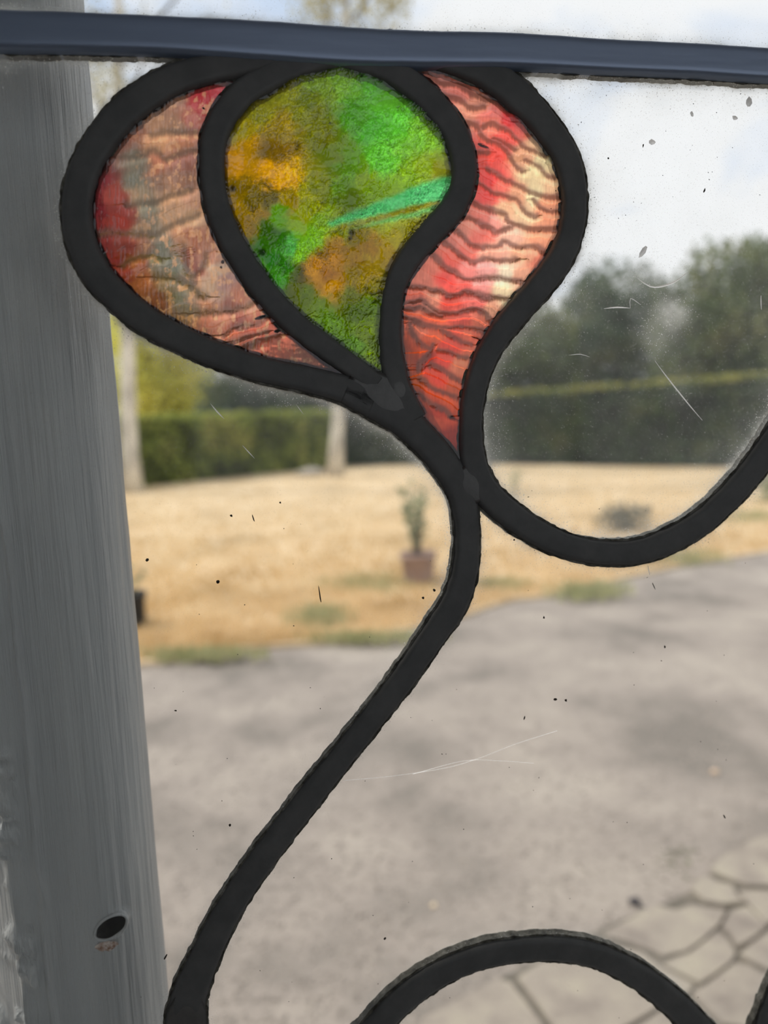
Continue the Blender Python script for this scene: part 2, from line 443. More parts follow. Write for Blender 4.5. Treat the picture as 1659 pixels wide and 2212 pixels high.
came_objs = {}
for i, (cname, (S, N)) in enumerate(came_lines.items()):
    ok = came_clip(S)
    if cname == 'bar':
        ok = came_clip(S)
    S2, N2 = S[ok], N[ok]
    came_samples.append(np.column_stack([glass(S2[:, 0], S2[:, 1])[:, [0, 2]], S2[:, :3]]))
    isbar = cname == 'bar'
    V, F = sweep(S2, N2, S2[:, 2]/2, dome(0.0052 if isbar else 0.0036, 0.0036, 17, 10 if isbar else 7), 11+i*7, 0.02 if isbar else 0.055, 0.02 if isbar else 0.045)
    o = to_panel(mesh_obj('support_bar' if isbar else 'lead_came', V, F, M_BAR if isbar else M_LEAD, smooth=True))
    if isbar: o['label'] = 'wide metal bar across the top, blue-grey from painted-in glare'
    came_objs[cname] = o
    pr = [(-1.0, -0.00165), (-0.5, -0.0019), (0.5, -0.0019), (1.0, -0.00165), (1.0, 0.0019), (-1.0, 0.0019)]
    V, F = sweep(S2, N2, S2[:, 2]/2 + (1.5 if isbar else 4.2), pr, 301+i*5, 0.09, 0.06)
    q = mesh_obj('cement_line', V, F, M_PUTTY)
    q.parent = o
SAMP = np.vstack(came_samples)      # world x, world z, px, py, width px

# soldered joints: px, py, half sizes in px, rotation
for (jx, jy, ha, hb, rot, owner) in [(826, 858, 84, 44, 33, 'stem'), (1012, 1046, 44, 34, 70, 'stem'), (404, 2190, 62, 44, 95, 'stem'),
                                     (860, 842, 34, 24, 70, 'bud_right')]:
    bm = bmesh.new()
    c = glass(jx, jy); rr = math.radians(rot)
    ring0 = None
    rings = []
    for k in range(6):
        f = 1-k/5.5
        y = -(0.0033+0.0004*(1-f*f)) if owner != 'bar' else -(0.0048+0.0007*(1-f*f))
        ring = []
        for a in range(28):
            t = 2*math.pi*a/28
            w = 1+0.16*(float(vnoise(2.2+1.7*math.cos(t)+jx*.01, 2.2+1.7*math.sin(t), int(jx)))-0.5)
            ex, ey = ha*f*w*math.cos(t), hb*f*w*math.sin(t)
            P = glass(jx+ex*math.cos(rr)-ey*math.sin(rr), jy+ex*math.sin(rr)+ey*math.cos(rr))
            ring.append(bm.verts.new((P[0], y, P[2])))
        rings.append(ring)
    for r0, r1 in zip(rings[:-1], rings[1:]):
        for a in range(28): bm.faces.new((r0[a], r0[(a+1) % 28], r1[(a+1) % 28], r1[a]))
    bm.faces.new(rings[-1]); bm.faces.new(rings[0][::-1])
    o = bm_obj('solder_joint', bm, M_BAR if owner == 'bar' else M_SOLDER, smooth=True)
    o.parent = came_objs[owner]

# --- which piece of glass each spot of the panel belongs to
CELL = 0.0012
nx, nz = int(round((PX1-PX0)/CELL)), int(round((PZ1-PZ0)/CELL))
barrier = np.zeros((nz, nx), bool)
for (wx, wz) in np.vstack([SAMP[:, :2]] + [0.5*(a[1:, :2]+a[:-1, :2]) for a in came_samples]):
    ix, iz = (wx-PX0)/CELL, (wz-PZ0)/CELL
    for dx in (-1, 0, 1):
        for dz in (-1, 0, 1):
            a, b = int(ix)+dx, int(iz)+dz
            if 0 <= a < nx and 0 <= b < nz: barrier[b, a] = True
for (ax_, ay_, bx_, by_) in [(812, 832, 838, 888), (1018, 1000, 992, 1058), (898, 905, 925, 960)]:     # inside the soldered joints
    for t in np.linspace(0, 1, 40):
        P = glass(ax_+(bx_-ax_)*t, ay_+(by_-ay_)*t)
        a, b = int((P[0]-PX0)/CELL), int((P[2]-PZ0)/CELL)
        barrier[b-1:b+2, a-1:a+2] = True
lab = np.where(barrier, -1, 0).astype(int)
sizes = {}
cur = 0
for b0 in range(nz):
    for a0 in range(nx):
        if lab[b0, a0] != 0: continue
        cur += 1
        stack = [(b0, a0)]; lab[b0, a0] = cur; cnt = 0
        while stack:
            b, a = stack.pop(); cnt += 1
            if b > 0 and lab[b-1, a] == 0: lab[b-1, a] = cur; stack.append((b-1, a))
            if b < nz-1 and lab[b+1, a] == 0: lab[b+1, a] = cur; stack.append((b+1, a))
            if a > 0 and lab[b, a-1] == 0: lab[b, a-1] = cur; stack.append((b, a-1))
            if a < nx-1 and lab[b, a+1] == 0: lab[b, a+1] = cur; stack.append((b, a+1))
        sizes[cur] = cnt
def label_at(px, py):
    P = glass(px, py)
    return lab[int((P[2]-PZ0)/CELL), int((P[0]-PX0)/CELL)]
L_LEFT, L_BUD, L_RIGHT, L_BOWL = label_at(330, 400), label_at(740, 420), label_at(1100, 420), label_at(1380, 700)
L_ABOVE = label_at(1300, 40)

def attr(me, name, data, typ):
    at = me.attributes.new(name, typ, 'POINT')
    if typ == 'FLOAT': at.data.foreach_set('value', np.ascontiguousarray(data, dtype=np.float32).ravel())
    else: at.data.foreach_set('color', np.ascontiguousarray(data, dtype=np.float32).ravel())

def slab(name, mask, x0, z0, cell, th, relief=None, mats=None):
    """closed sheet over the True cells; room-side face carries relief (metres, grows towards the room)"""
    b, a = np.nonzero(mask)
    nzv, nxv = mask.shape[0]+1, mask.shape[1]+1
    used = np.zeros((nzv, nxv), bool)
    for db in (0, 1):
        for da in (0, 1): used[b+db, a+da] = True
    vid = -np.ones((nzv, nxv), int)
    vb, va = np.nonzero(used)
    vid[vb, va] = np.arange(len(vb))
    X, Z = x0+va*cell, z0+vb*cell
    h = relief(X, Z) if relief is not None else np.zeros(len(X))
    nv = len(X)
    front = np.stack([X, -th/2-h, Z], 1); back = np.stack([X, np.full(nv, th/2), Z], 1)
    q = np.stack([vid[b, a], vid[b, a+1], vid[b+1, a+1], vid[b+1, a]], 1)
    faces = [q, q[:, ::-1]+nv]
    rim = []
    M = np.pad(mask, 1)
    for (db, da, e0, e1) in ((-1, 0, (0, 0), (0, 1)), (1, 0, (1, 1), (1, 0)), (0, -1, (1, 0), (0, 0)), (0, 1, (0, 1), (1, 1))):
        open_ = ~M[b+1+db, a+1+da]
        bb, aa = b[open_], a[open_]
        v0, v1 = vid[bb+e0[0], aa+e0[1]], vid[bb+e1[0], aa+e1[1]]
        rim.append(np.stack([v1, v0, v0+nv, v1+nv], 1))
    faces += rim
    F = np.vstack(faces)
    o = to_panel(mesh_obj(name, np.vstack([front, back]), F, mats, smooth=True))
    if mats and len(mats) > 1:
        mi = np.ones(len(F), np.int32); mi[:len(q)] = 0
        o.data.polygons.foreach_set('material_index', mi)
    return o, np.concatenate([X, X]), np.concatenate([Z, Z])

def came_gap(X, Z):
    """distance in pixels from the visible edge of the nearest came"""
    px, py = to_px(np.stack([X, 0*X, Z], 1))
    S = SAMP[::3]
    d = np.empty(len(px))
    for i in range(0, len(px), 4000):
        q = np.hypot(px[i:i+4000, None]-S[None, :, 2], py[i:i+4000, None]-S[None, :, 3]) - S[None, :, 4]/2
        d[i:i+4000] = q.min(1)
    return np.maximum(d, 0), px, py

# clear panes
for k, cnt in sizes.items():
    if k in (L_LEFT, L_BUD, L_RIGHT) or cnt < 60: continue
    m = lab == k
    # coarser cells for the plain glass
    if True:
        mm = m[:nz//2*2, :nx//2*2].reshape(nz//2, 2, nx//2, 2).any((1, 3))
    o, X, Z = slab('clear_pane', mm, PX0, PZ0, CELL*2, 0.003, None, [M_CLEAR])
    g, px, py = came_gap(X, Z)
    base = 0.018
    if k == L_BOWL: base = 0.040 + 0.03*np.clip((900-py)/700, 0, 1)
    elif k == L_ABOVE: base = 0.01
    else: base = 0.014 + 0.02*np.clip((1150-py)/400, 0, 1)
    base = base*(0.6+0.8*fbm(px/160, py/160, 5))
    edge = 0.60*np.exp(-g/7.0)+0.13*np.exp(-g/30.0)
    fade = np.clip((1500-py)/500, 0.22, 1.0)
    dust = base + edge*fade*(0.35+1.3*fbm(px/35, py/35, 8))
    # smudges on the big curved pane
    if k == L_BOWL:
        for (sx, sy, ra, rb, amt) in [(1455, 675, 36, 34, 0.42), (1395, 590, 60, 46, 0.10), (1420, 720, 46, 60, 0.14), (1470, 840, 30, 50, 0.04)]:
            dust = dust + amt*np.exp(-(((px-sx)/ra)**2+((py-sy)/rb)**2)*1.5)*(0.3+1.4*fbm(px/14, py/14, 21))
    attr(o.data, 'dust', dust, 'FLOAT')

def poly_dist(px, py, lines):
    """signed across-distance to the nearest traced ripple (positive below it) and plain distance"""
    best = np.full(len(px), 1e9); sgn = np.zeros(len(px)); wd = np.full(len(px), 5.0)
    for pts in lines:
        S = spline(np.array([(a[0], a[1]) for a in pts]), 3.0)
        for i in range(0, len(px), 20000):
            d2 = (px[i:i+20000, None]-S[None, :, 0])**2 + (py[i:i+20000, None]-S[None, :, 1])**2
            j = d2.argmin(1); d = np.sqrt(d2[np.arange(len(j)), j])
            b = d < best[i:i+20000]
            bi = np.nonzero(b)[0]
            best[i+bi] = d[bi]
            sgn[i+bi] = np.where(py[i+bi] > S[j[bi], 1], 1.0, -1.0)
    return best*sgn

def blobs(px, py, B, power=3.0, soft=14.0):
    num = np.zeros((len(px), 3)); den = np.zeros(len(px))
    for (x, y, r, g, b) in B:
        w = 1.0/((px-x)**2+(py-y)**2+soft**2)**power
        num += w[:, None]*np.array(lin(r, g, b)[:3]); den += w
    return num/den[:, None]

def crop(lines, ox, oy, s):
    return [[(ox+s*a, oy+s*b) for a, b in ln] for ln in lines]
RIP_R = crop([
 [(260,85),(400,170),(500,185),(600,200),(700,280),(850,335),(950,380),(1060,430)],
 [(440,300),(600,345),(700,395),(800,380)],
 [(620,530),(720,545),(770,630),(850,700),(960,740),(1030,830),(1080,910),(1140,960)],
 [(800,560),(870,540),(950,580),(1080,660),(1150,740),(1250,790),(1330,830)],
 [(900,680),(1000,720),(1080,770)], [(1180,870),(1280,930),(1340,1000),(1430,1020)], [(720,800),(830,800)],
 [(810,950),(900,980),(1000,1040),(1150,1120),(1280,1170),(1380,1190),(1480,1180)],
 [(720,1050),(800,1110),(950,1170),(1080,1210),(1130,1290),(1190,1350),(1260,1360)],
 [(1240,1220),(1300,1280),(1400,1320),(1480,1310)],
 [(690,1220),(780,1280),(900,1330),(980,1340),(1020,1420),(1150,1470),(1300,1490),(1450,1470)],
 [(600,1370),(720,1410),(830,1460),(900,1510),(960,1490),(1030,1470)],
 [(520,1480),(600,1530),(680,1610),(780,1640),(920,1630),(980,1600),(1100,1640),(1250,1640),(1340,1680)],
 [(430,1600),(520,1660),(600,1720),(700,1770),(820,1740),(950,1760),(1080,1750)],
 [(330,1700),(430,1800),(540,1860),(640,1920),(760,1920),(880,1910),(1000,1930),(1120,1950)]], 850, 140, 400/1659) + crop([
 [(190,180),(400,230),(550,240),(650,300),(760,300),(830,260),(960,290),(1100,330),(1290,340)],
 [(160,390),(330,370),(450,440),(560,500),(750,510),(920,460),(1040,500),(1110,570)],
 [(180,440),(330,450),(450,490),(560,540)],
 [(150,530),(250,580),(400,640),(600,670),(750,650),(900,660),(1040,690)],
 [(210,610),(240,720),(330,820),(450,900)], [(560,690),(660,740),(760,800),(900,850)], [(540,910),(700,950),(860,1000)],
 [(480,850),(420,960),(340,1040),(330,1120)], [(460,1090),(600,1130),(720,1210),(800,1260)], [(360,1230),(450,1320),(600,1380),(740,1430)],
 [(320,1400),(430,1490),(600,1560),(660,1630)]], 840, 580, 300/1543)
RIP_L = crop([
 [(400,395),(520,375),(700,375)], [(200,540),(320,530),(420,490),(500,540),(600,500),(690,490)],
 [(250,830),(400,815),(520,770),(640,740)], [(340,1010),(430,1010),(560,940),(690,890)], [(70,1018),(200,1000),(350,1020)],
 [(230,1210),(300,1160),(400,1150),(470,1170)], [(610,1090),(615,1180),(640,1280),(720,1220),(750,1130)],
 [(420,1290),(470,1270),(560,1290),(640,1330),(740,1400)], [(700,1510),(820,1490),(950,1480),(1060,1440)],
 [(860,1640),(930,1590),(1050,1570),(1130,1530)], [(900,1690),(1000,1660),(1130,1620)], [(950,1735),(1080,1680),(1200,1650)]], 190, 160, 570/1659)

BL_R = [(940,175,190,110,95),(985,205,205,110,95),(1000,240,205,130,105),(1040,230,200,125,100),(1060,255,205,105,95),(1100,265,205,60,60),(1130,280,200,85,75),
 (1090,295,225,80,70),(1060,275,215,115,95),(1160,310,205,165,125),(1180,345,205,185,140),(1130,345,210,150,115),(1060,345,210,70,60),(1040,330,200,80,70),
 (1150,375,210,185,140),(1190,400,215,170,130),(1060,390,220,70,65),(1085,405,222,100,85),(1055,430,225,75,70),(1110,420,215,150,115),(1150,420,215,195,150),(1190,440,215,140,105),
 (1040,470,225,120,105),(1080,455,220,170,130),(1060,480,225,140,125),(1130,470,220,180,140),(1180,475,220,140,105),(1000,490,215,130,110),(1040,510,228,110,95),(1090,515,225,170,145),(1160,510,225,145,110),
 (980,520,210,120,105),(1010,545,230,110,95),(1060,550,225,155,130),(1130,545,225,160,125),(1160,565,205,110,85),
 (930,570,205,110,90),(965,570,228,95,80),(1010,590,228,125,115),(1050,580,225,150,140),(1085,598,225,205,175),(1120,600,215,150,120),
 (900,600,205,115,95),(960,605,228,75,65),(1000,620,225,90,80),(1040,620,225,140,130),(1085,630,215,190,150),(890,645,205,100,80),(930,650,215,130,105),(975,650,222,75,60),(1030,655,220,100,90),
 (1060,665,205,140,110),(880,690,205,90,60),(930,690,220,90,60),(990,690,218,85,70),(1040,695,200,100,75),(900,715,215,110,85),(930,730,210,90,60),(975,745,222,75,60),(1010,720,222,100,75),
 (880,740,190,75,40),(905,755,190,70,30),(960,780,225,75,60),(990,790,215,120,90),(880,775,180,75,45),(920,780,150,45,30),(940,815,222,70,50),(975,835,200,90,60),(900,830,195,80,30),(930,850,205,75,40),
 (960,860,205,80,45),(905,870,185,65,30),(945,885,165,50,30),(940,915,190,75,50),(970,950,150,50,40),(985,990,120,35,30)]
BL_L = [(475,195,190,75,80),(440,205,185,60,65),(425,235,180,70,70),(410,260,180,110,95),(380,215,175,135,115),(340,225,160,125,105),(330,270,180,135,105),(380,270,165,125,100),(300,280,155,105,85),(350,310,205,150,110),(390,310,185,125,95),
 (270,310,140,90,75),(260,345,130,85,75),(300,350,120,100,85),(340,360,170,110,85),(400,350,150,100,85),(225,390,125,50,55),(240,370,125,70,65),(290,395,112,105,92),(340,400,140,105,85),(400,395,150,110,90),
 (212,430,125,45,50),(250,425,160,75,65),(300,425,190,150,115),(350,425,185,140,105),(215,460,110,35,42),(270,455,125,60,55),(320,455,135,120,100),(370,440,185,140,105),(410,440,190,140,110),
 (212,490,125,45,45),(260,485,150,60,50),(320,490,150,120,95),(360,485,190,150,115),(410,475,195,155,120),(225,530,115,45,42),(270,530,125,60,50),(320,525,140,95,75),(350,545,125,120,102),(390,520,185,130,95),(420,510,165,105,80),
 (250,570,125,48,42),(300,575,150,90,65),(345,575,130,118,98),(380,580,120,120,105),(410,560,140,80,65),(450,560,180,125,100),(265,600,130,55,42),(310,605,160,95,65),(360,610,145,120,95),(395,610,150,105,80),(430,590,150,85,70),(470,590,190,165,140),(450,620,195,160,130),(490,610,165,125,115),
 (340,650,140,85,62),(390,645,125,115,95),(420,640,165,120,95),(480,640,175,140,120),(520,640,185,120,95),(400,680,140,105,82),(440,670,180,120,85),(500,660,150,95,80),(540,665,215,150,120),(480,690,205,135,105),(450,705,170,105,80),
 (520,700,150,85,75),(560,695,200,110,85),(510,730,205,110,80),(560,725,215,105,80),(600,720,200,100,75),(540,750,180,95,72),(610,755,195,100,72),(650,770,185,110,85),(690,790,185,105,80),(720,800,165,80,60)]
BL_G = [(460+.3255*a, 140+.3255*b, r, g, bb) for (a, b, r, g, bb) in [
 (850,110,105,150,45),(1050,130,85,165,50),(700,180,105,135,40),(1200,250,90,170,40),(1200,400,80,170,40),(1050,450,70,155,40),(950,350,70,140,30),(1100,650,85,170,40),(1350,500,100,165,35),(1430,700,120,150,15),(1450,480,110,165,30),(1500,720,125,130,15),
 (650,250,95,108,22),(700,500,100,105,5),(600,350,110,115,15),(300,350,130,130,25),(450,200,125,130,30),(150,450,150,140,15),(150,650,200,140,5),(250,560,170,125,5),(450,780,210,150,5),(380,740,205,145,5),(530,800,205,150,5),(350,570,110,85,5),(440,600,115,88,5),(460,430,135,115,10),
 (300,900,95,80,0),(390,880,80,70,0),(150,950,150,115,0),(180,830,120,95,0),(330,1000,130,100,0),(230,1080,130,100,0),(600,850,150,150,5),(500,920,140,120,0),(640,950,125,135,0),(600,1000,140,150,0),(560,1080,125,160,10),(700,1050,115,155,15),(430,1020,90,150,5),
 (450,1150,40,105,5),(380,1100,45,90,0),(350,1200,45,100,5),(400,1300,35,110,15),(480,1330,40,110,10),(430,1430,60,140,25),(340,1350,70,140,25),(600,1180,110,175,25),(580,1260,110,170,20),(520,1220,70,160,60),(650,1120,110,165,25),(850,800,85,125,15),(800,650,95,115,8),(700,800,110,120,5),(900,700,85,135,15),(1000,780,110,140,10),(900,900,80,105,0),(1050,850,100,135,5),
 (1150,1060,130,140,5),(1250,1040,130,135,5),(1300,750,110,150,10),
 (950,1150,110,95,0),(850,1120,110,120,0),(800,1300,170,115,5),(700,1350,165,110,5),(660,1400,190,130,5),(740,1280,120,85,0),(840,1220,140,100,0),(800,1480,190,135,0),(760,1400,150,95,0),(1050,1350,150,125,5),(950,1300,140,105,0),(950,1420,130,110,0),(1050,1230,130,95,0),(1200,1150,140,130,5),(1150,1250,140,115,0),(1300,1100,125,120,5),
 (600,1420,70,65,0),(550,1380,60,75,0),(700,1600,95,120,5),(640,1540,85,105,0),(950,1650,70,95,0),(900,1550,90,100,0),(1050,1600,80,110,0),(800,1750,90,130,5),(740,1680,85,125,5),(1000,1800,95,120,0),(930,1850,85,130,5),(1060,1950,105,135,0),(550,1500,80,90,0),(1100,1450,110,105,0)]]
STREAK_T = crop([[(780,1062),(950,1010),(1150,950),(1350,880),(1560,830)]], 460, 140, .3255)
STREAK_T2 = crop([[(900,1080),(1150,1040),(1350,1000),(1470,960)]], 460, 140, .3255)
STREAK_A = crop([[(860,1095),(1050,1045),(1250,985),(1480,930)]], 460, 140, .3255)

def colour_pane(name, k, label, material, fn):
    m = lab == k
    b, a = np.nonzero(m)
    b0, b1, a0, a1 = b.min()-1, b.max()+2, a.min()-1, a.max()+2
    sub = np.repeat(np.repeat(m[b0:b1, a0:a1], 4, 0), 4, 1)
    store = {}
    def relief(X, Z):
        px, py = to_px(np.stack([X, 0*X, Z], 1))
        h, t = fn(px, py)
        store['t'] = t
        return h
    o, X, Z = slab(name, sub, PX0+a0*CELL, PZ0+b0*CELL, CELL/4, 0.003, relief, [material, M_GBACK])
    t = store['t']
    t4 = np.concatenate([np.column_stack([t, np.ones(len(t))])]*2)
    attr(o.data, 'tint', t4, 'FLOAT_COLOR')
    o['label'] = label
    return o

GAIN = 1.25
def ripple_fn(lines, BL, width, bright, seed, gain, dark=(0.155, 0.062, 0.047), soft=1.3, depth=1.0, power=2.6, bsoft=12):
    def fn(px, py):
        wx = px + 10*(fbm(px/26, py/26, seed)-0.5)
        wy = py + 10*(fbm(px/26, py/26, seed+3)-0.5)
        d = poly_dist(wx, wy, lines)
        ww = width*(0.55+0.9*fbm(px/50, py/50, seed+5))
        fine = fbm(px/2.6, py/22, seed+7, 3)          # fine upright streaks below each ripple
        tooth = 5*(fine-0.5)
        groove = 1/(1+np.exp((np.abs(d+np.where(d > 0, tooth, 0))-ww)/soft))*depth
        lip = np.exp(-((d-ww-7)/7.0)**2)
        qx = wx + 26*(fbm(px/40, py/24, seed+21)-0.5); qy = wy + 20*(fbm(px/40, py/24, seed+23)-0.5)
        col = blobs(qx, qy, BL, power, bsoft)
        if seed == 31:
            sm = np.abs(poly_dist(qx, qy, [[(285, 350), (300, 385), (325, 470), (362, 555), (385, 600), (405, 660)]]))
            sk = (0.62/(1+np.exp((sm-24)/6)))[:, None]
            col = col*(1-sk) + np.array([0.20, 0.195, 0.145])*sk
            fl = np.clip((fbm(px/9, py/13, 51, 4)-0.57)*9, 0, 1)[:, None]*np.clip((px[:, None]-275)/70, 0, 1)
            col = col*(1-0.6*fl) + np.array([0.70, 0.37, 0.19])*0.6*fl
        col = col*(0.82+0.36*fine)[:, None]*(0.85+0.3*fbm(px/14, py/14, seed+11))[:, None]
        col = col*(1+bright*lip[:, None])
        brown = np.array(dark)*0.75 + col*0.22
        col = col*(1-groove[:, None]) + brown*groove[:, None]
        h = 0.0003*np.tanh(d/14.0)*np.exp(-np.abs(d)/30) - 0.00012*groove + 0.0005*fbm(px/45, py/30, seed+13) + 0.00012*fine
        return h, np.clip(col*GAIN*gain, 0, 1)
    return fn

def green_fn(px, py):
    wx = px + 30*(fbm(px/30, py/30, 71)-0.5) + 10*(fbm(px/9, py/9, 73)-0.5)
    wy = py + 30*(fbm(px/30, py/30, 75)-0.5) + 10*(fbm(px/9, py/9, 77)-0.5)
    col = blobs(wx, wy, BL_G, 2.3, 9)
    sx = px + 8*(fbm(px/16, py/16, 81)-0.5); sy = py + 8*(fbm(px/16, py/16, 83)-0.5)
    d = np.abs(poly_dist(sx, sy, STREAK_T)); w = np.interp(px, [715, 800, 970], [5, 13, 26])
    teal = 0.9/(1+np.exp((d-w)/2.5))
    d2 = np.abs(poly_dist(sx, sy, STREAK_T2)); teal = np.maximum(teal, 0.6/(1+np.exp((d2-6)/2)))
    col = col*(1-teal[:, None]) + np.array(lin(66, 180, 104)[:3])*teal[:, None]
    d3 = np.abs(poly_dist(sx, sy, STREAK_A)); am = 0.8/(1+np.exp((d3-5)/1.5))
    col = col*(1-am[:, None]) + np.array(lin(120, 110, 2)[:3])*am[:, None]
    # feathery crystals: ridged noise sheared in several directions
    a = fbm(px/90, py/90, 91)*7.0
    u = px*np.cos(a)+py*np.sin(a); v = -px*np.sin(a)+py*np.cos(a)
    r1 = 1-np.abs(2*fbm(u/34, v/9, 95, 3)-1); r2 = 1-np.abs(2*fbm(px/17+fbm(px/30, py/30, 111)*3, py/17+fbm(px/30, py/30, 113)*3, 97, 3)-1)
    act = np.clip(fbm(px/70, py/70, 99)*2.2-0.55, 0.15, 1)
    ridge = (np.clip(r1-0.80, 0, 1)*4.0+np.clip(r2-0.85, 0, 1)*4.0)*act
    valley = (np.clip(0.62-r1, 0, 1)*1.6+np.clip(0.55-r2, 0, 1)*1.2)*act
    col = col*np.clip(0.86+0.95*ridge-valley, 0.25, 2.0)[:, None]*(0.80+0.4*fbm(px/4, py/4, 101, 3))[:, None]
    for (sx_, sy_, r) in [(758, 506, 8), (755, 518, 5), (566, 548, 9), (503, 412, 8), (711, 272, 3), (779, 172, 4)]:
        k = np.exp(-(((px-sx_)**2+(py-sy_)**2)/(r*r))**2)
        col = col*(1-0.85*k[:, None])
    return 0.0007*r1*act+0.0004*r2*act+0.0010*fbm(px/40, py/40, 103), np.clip(col*GAIN*1.05, 0, 1)

colour_pane('petal_pane', L_LEFT, 'rippled rose and red glass petal on the left of the flower', M_REDL, ripple_fn(RIP_L, BL_L, 7.0, 0.45, 31, 0.98, (0.13, 0.10, 0.075), 2.6, 0.85, 2.4, 13))
colour_pane('petal_pane', L_RIGHT, 'rippled pink and red glass petal on the right of the flower', M_RED, ripple_fn(RIP_R, BL_R, 6.6, 0.30, 41, 1.06))
colour_pane('bud_pane', L_BUD, 'drop shaped green and amber glass centre of the flower', M_GREEN, green_fn)

# dirt crumbs and scratches sitting on the glass
rng = np.random.default_rng(4)
def crumbs(name, spots, material, y=-0.0019):
    V, F = [], []
    for (x, y_, rx, ry, rot) in spots:
        c, s = math.cos(rot), math.sin(rot)
        i0 = len(V); n = 7
        for k in range(n):
            t = 2*math.pi*k/n; w = 0.75+0.5*rng.random()
            ex, ey = rx*w*math.cos(t), ry*w*math.sin(t)
            P = glass(x+ex*c-ey*s, y_+ex*s+ey*c); V.append((P[0], -0.00152, P[2]))
        P = glass(x, y_); V.append((P[0], -0.00152-0.0003, P[2]))
        for k in range(n): F.append((i0+k, i0+(k+1) % n, i0+n))
    o = to_panel(mesh_obj(name, V, F, material))
    o['kind'] = 'stuff'
    return o
fixed = [(319,1208,4,4,0),(471,1255,4,4,0),(500,1113,3,3,0),(547,1118,1.5,9,-0.3),(690,1282,1.5,18,-0.15),(912,1290,3,3,0),(936,1273,3,3,0),(497,1778,3,3,0),(830,2022,3,3,0),
 (1196,1508,4,3,0),(1219,1510,3,3,0),(1172,1332,2,3,0),(1432,1395,2,3,0),(380,1532,3,1.5,0),(358,2062,2,8,0.5),(1130,1548,1.5,4,0.2),(1408,1264,1,9,-0.4),(1560,1760,1.5,5,-0.5),
 (1385,318,1.5,4,0.2),(1310,345,2,2,0),(1517,414,2,5,0.3),(605,1085,2,2,0),(1015,1185,2,2,0),(1108,1165,2,2,0)]
more = []
for k in range(90):
    more.append((rng.uniform(300, 1640), rng.uniform(1050, 2200), rng.uniform(0.5, 1.2), rng.uniform(0.5, 1.6), rng.uniform(0, 3)))
for k in range(40):
    more.append((rng.uniform(1180, 1640), rng.uniform(175, 500), rng.uniform(0.5, 1.2), rng.uniform(0.5, 1.6), rng.uniform(0, 3)))
crumbs('dirt_speck', fixed+more, M_DIRT)
crumbs('dirt_blob', [(440, 238, 4, 2.5, .5), (482, 568, 4, 4, 0), (478, 580, 3, 3, 0), (565, 686, 16, 4, -.3), (600, 716, 9, 4, -.2),
                     (1030, 730, 16, 4, .1), (975, 902, 10, 4, .2), (1040, 318, 14, 5, .4), (1210, 330, 8, 5, .5)], M_DIRT)
M_SMUDGE = noise_mat('grey_smudge', [(0.55, 0.56, 0.58, 1), (0.75, 0.76, 0.78, 1)], 300, 0.9, translucent=0.85)
def strand(name, pts, r, material):
    S = spline(pts, 8)[:, :2]
    T = np.gradient(S, axis=0); T /= np.hypot(T[:, 0], T[:, 1])[:, None]
    N = np.stack([-T[:, 1], T[:, 0]], 1)
    w = r*np.sin(np.linspace(0.15, math.pi-0.15, len(S)))
    V, F = [], []
    for i in range(len(S)):
        for (k, y) in ((-1, -0.00155), (0, -0.00185), (1, -0.00155)):
            P = glass(S[i, 0]+N[i, 0]*w[i]*k, S[i, 1]+N[i, 1]*w[i]*k); V.append((P[0], y, P[2]))
    for i in range(len(S)-1):
        for k in range(2): F.append((i*3+k, i*3+k+1, i*3+k+4, i*3+k+3))
    return to_panel(mesh_obj(name, V, F, material))
crumbs('smudge', [(1583, 258, 7, 5, .3), (1612, 225, 8, 12, .2), (1490, 250, 3, 7, -.3), (1405, 310, 8, 6, 0), (1385, 545, 5, 14, .5)], M_SMUDGE)
M_WEB, _n, _l, _o = mat('cobweb_silk')
_t1 = _n.new('ShaderNodeBsdfTransparent'); _t2 = _n.new('ShaderNodeBsdfTranslucent'); _t2.inputs['Color'].default_value = (1, 1, 1, 1)
_g = _n.new('ShaderNodeBsdfGlossy'); _g.inputs['Roughness'].default_value = 0.5
_m1 = _n.new('ShaderNodeAddShader'); _l.new(_t2.outputs[0], _m1.inputs[0]); _l.new(_g.outputs[0], _m1.inputs[1])
_m2 = _n.new('ShaderNodeMixShader'); _m2.inputs[0].default_value = 0.45
_l.new(_t1.outputs[0], _m2.inputs[1]); _l.new(_m1.outputs[0], _m2.inputs[2]); _l.new(_m2.outputs[0], _o.inputs[0])
strand('cobweb_strand', [(740, 1682), (850, 1672), (960, 1655), (1030, 1635), (1110, 1604), (1200, 1575)], 1.0, M_WEB)
strand('cobweb_strand', [(890, 1668), (1000, 1640), (1080, 1640), (1150, 1645)], 0.7, M_WEB)
for pts, r in [([(1300, 668), (1330, 665), (1357, 667)], 1.6), ([(1357, 667), (1358, 646), (1380, 660)], 0.8), ([(1638, 640), (1639, 670)], 1.2),
               ([(1410, 780), (1440, 820), (1480, 870), (1512, 908)], 1.3), ([(455, 872), (470, 890), (485, 905)], 1.4), ([(524, 962), (550, 990)], 1.0),
               ([(1225, 768), (1250, 766), (1270, 772)], 0.8), ([(640, 875), (655, 895)], 0.8), ([(1395, 1220), (1399, 1240)], 0.9), ([(1370, 600), (1385, 612), (1410, 622), (1450, 612), (1480, 590)], 2.0)]:
    strand('scratch', pts, r, M_SCRATCH)

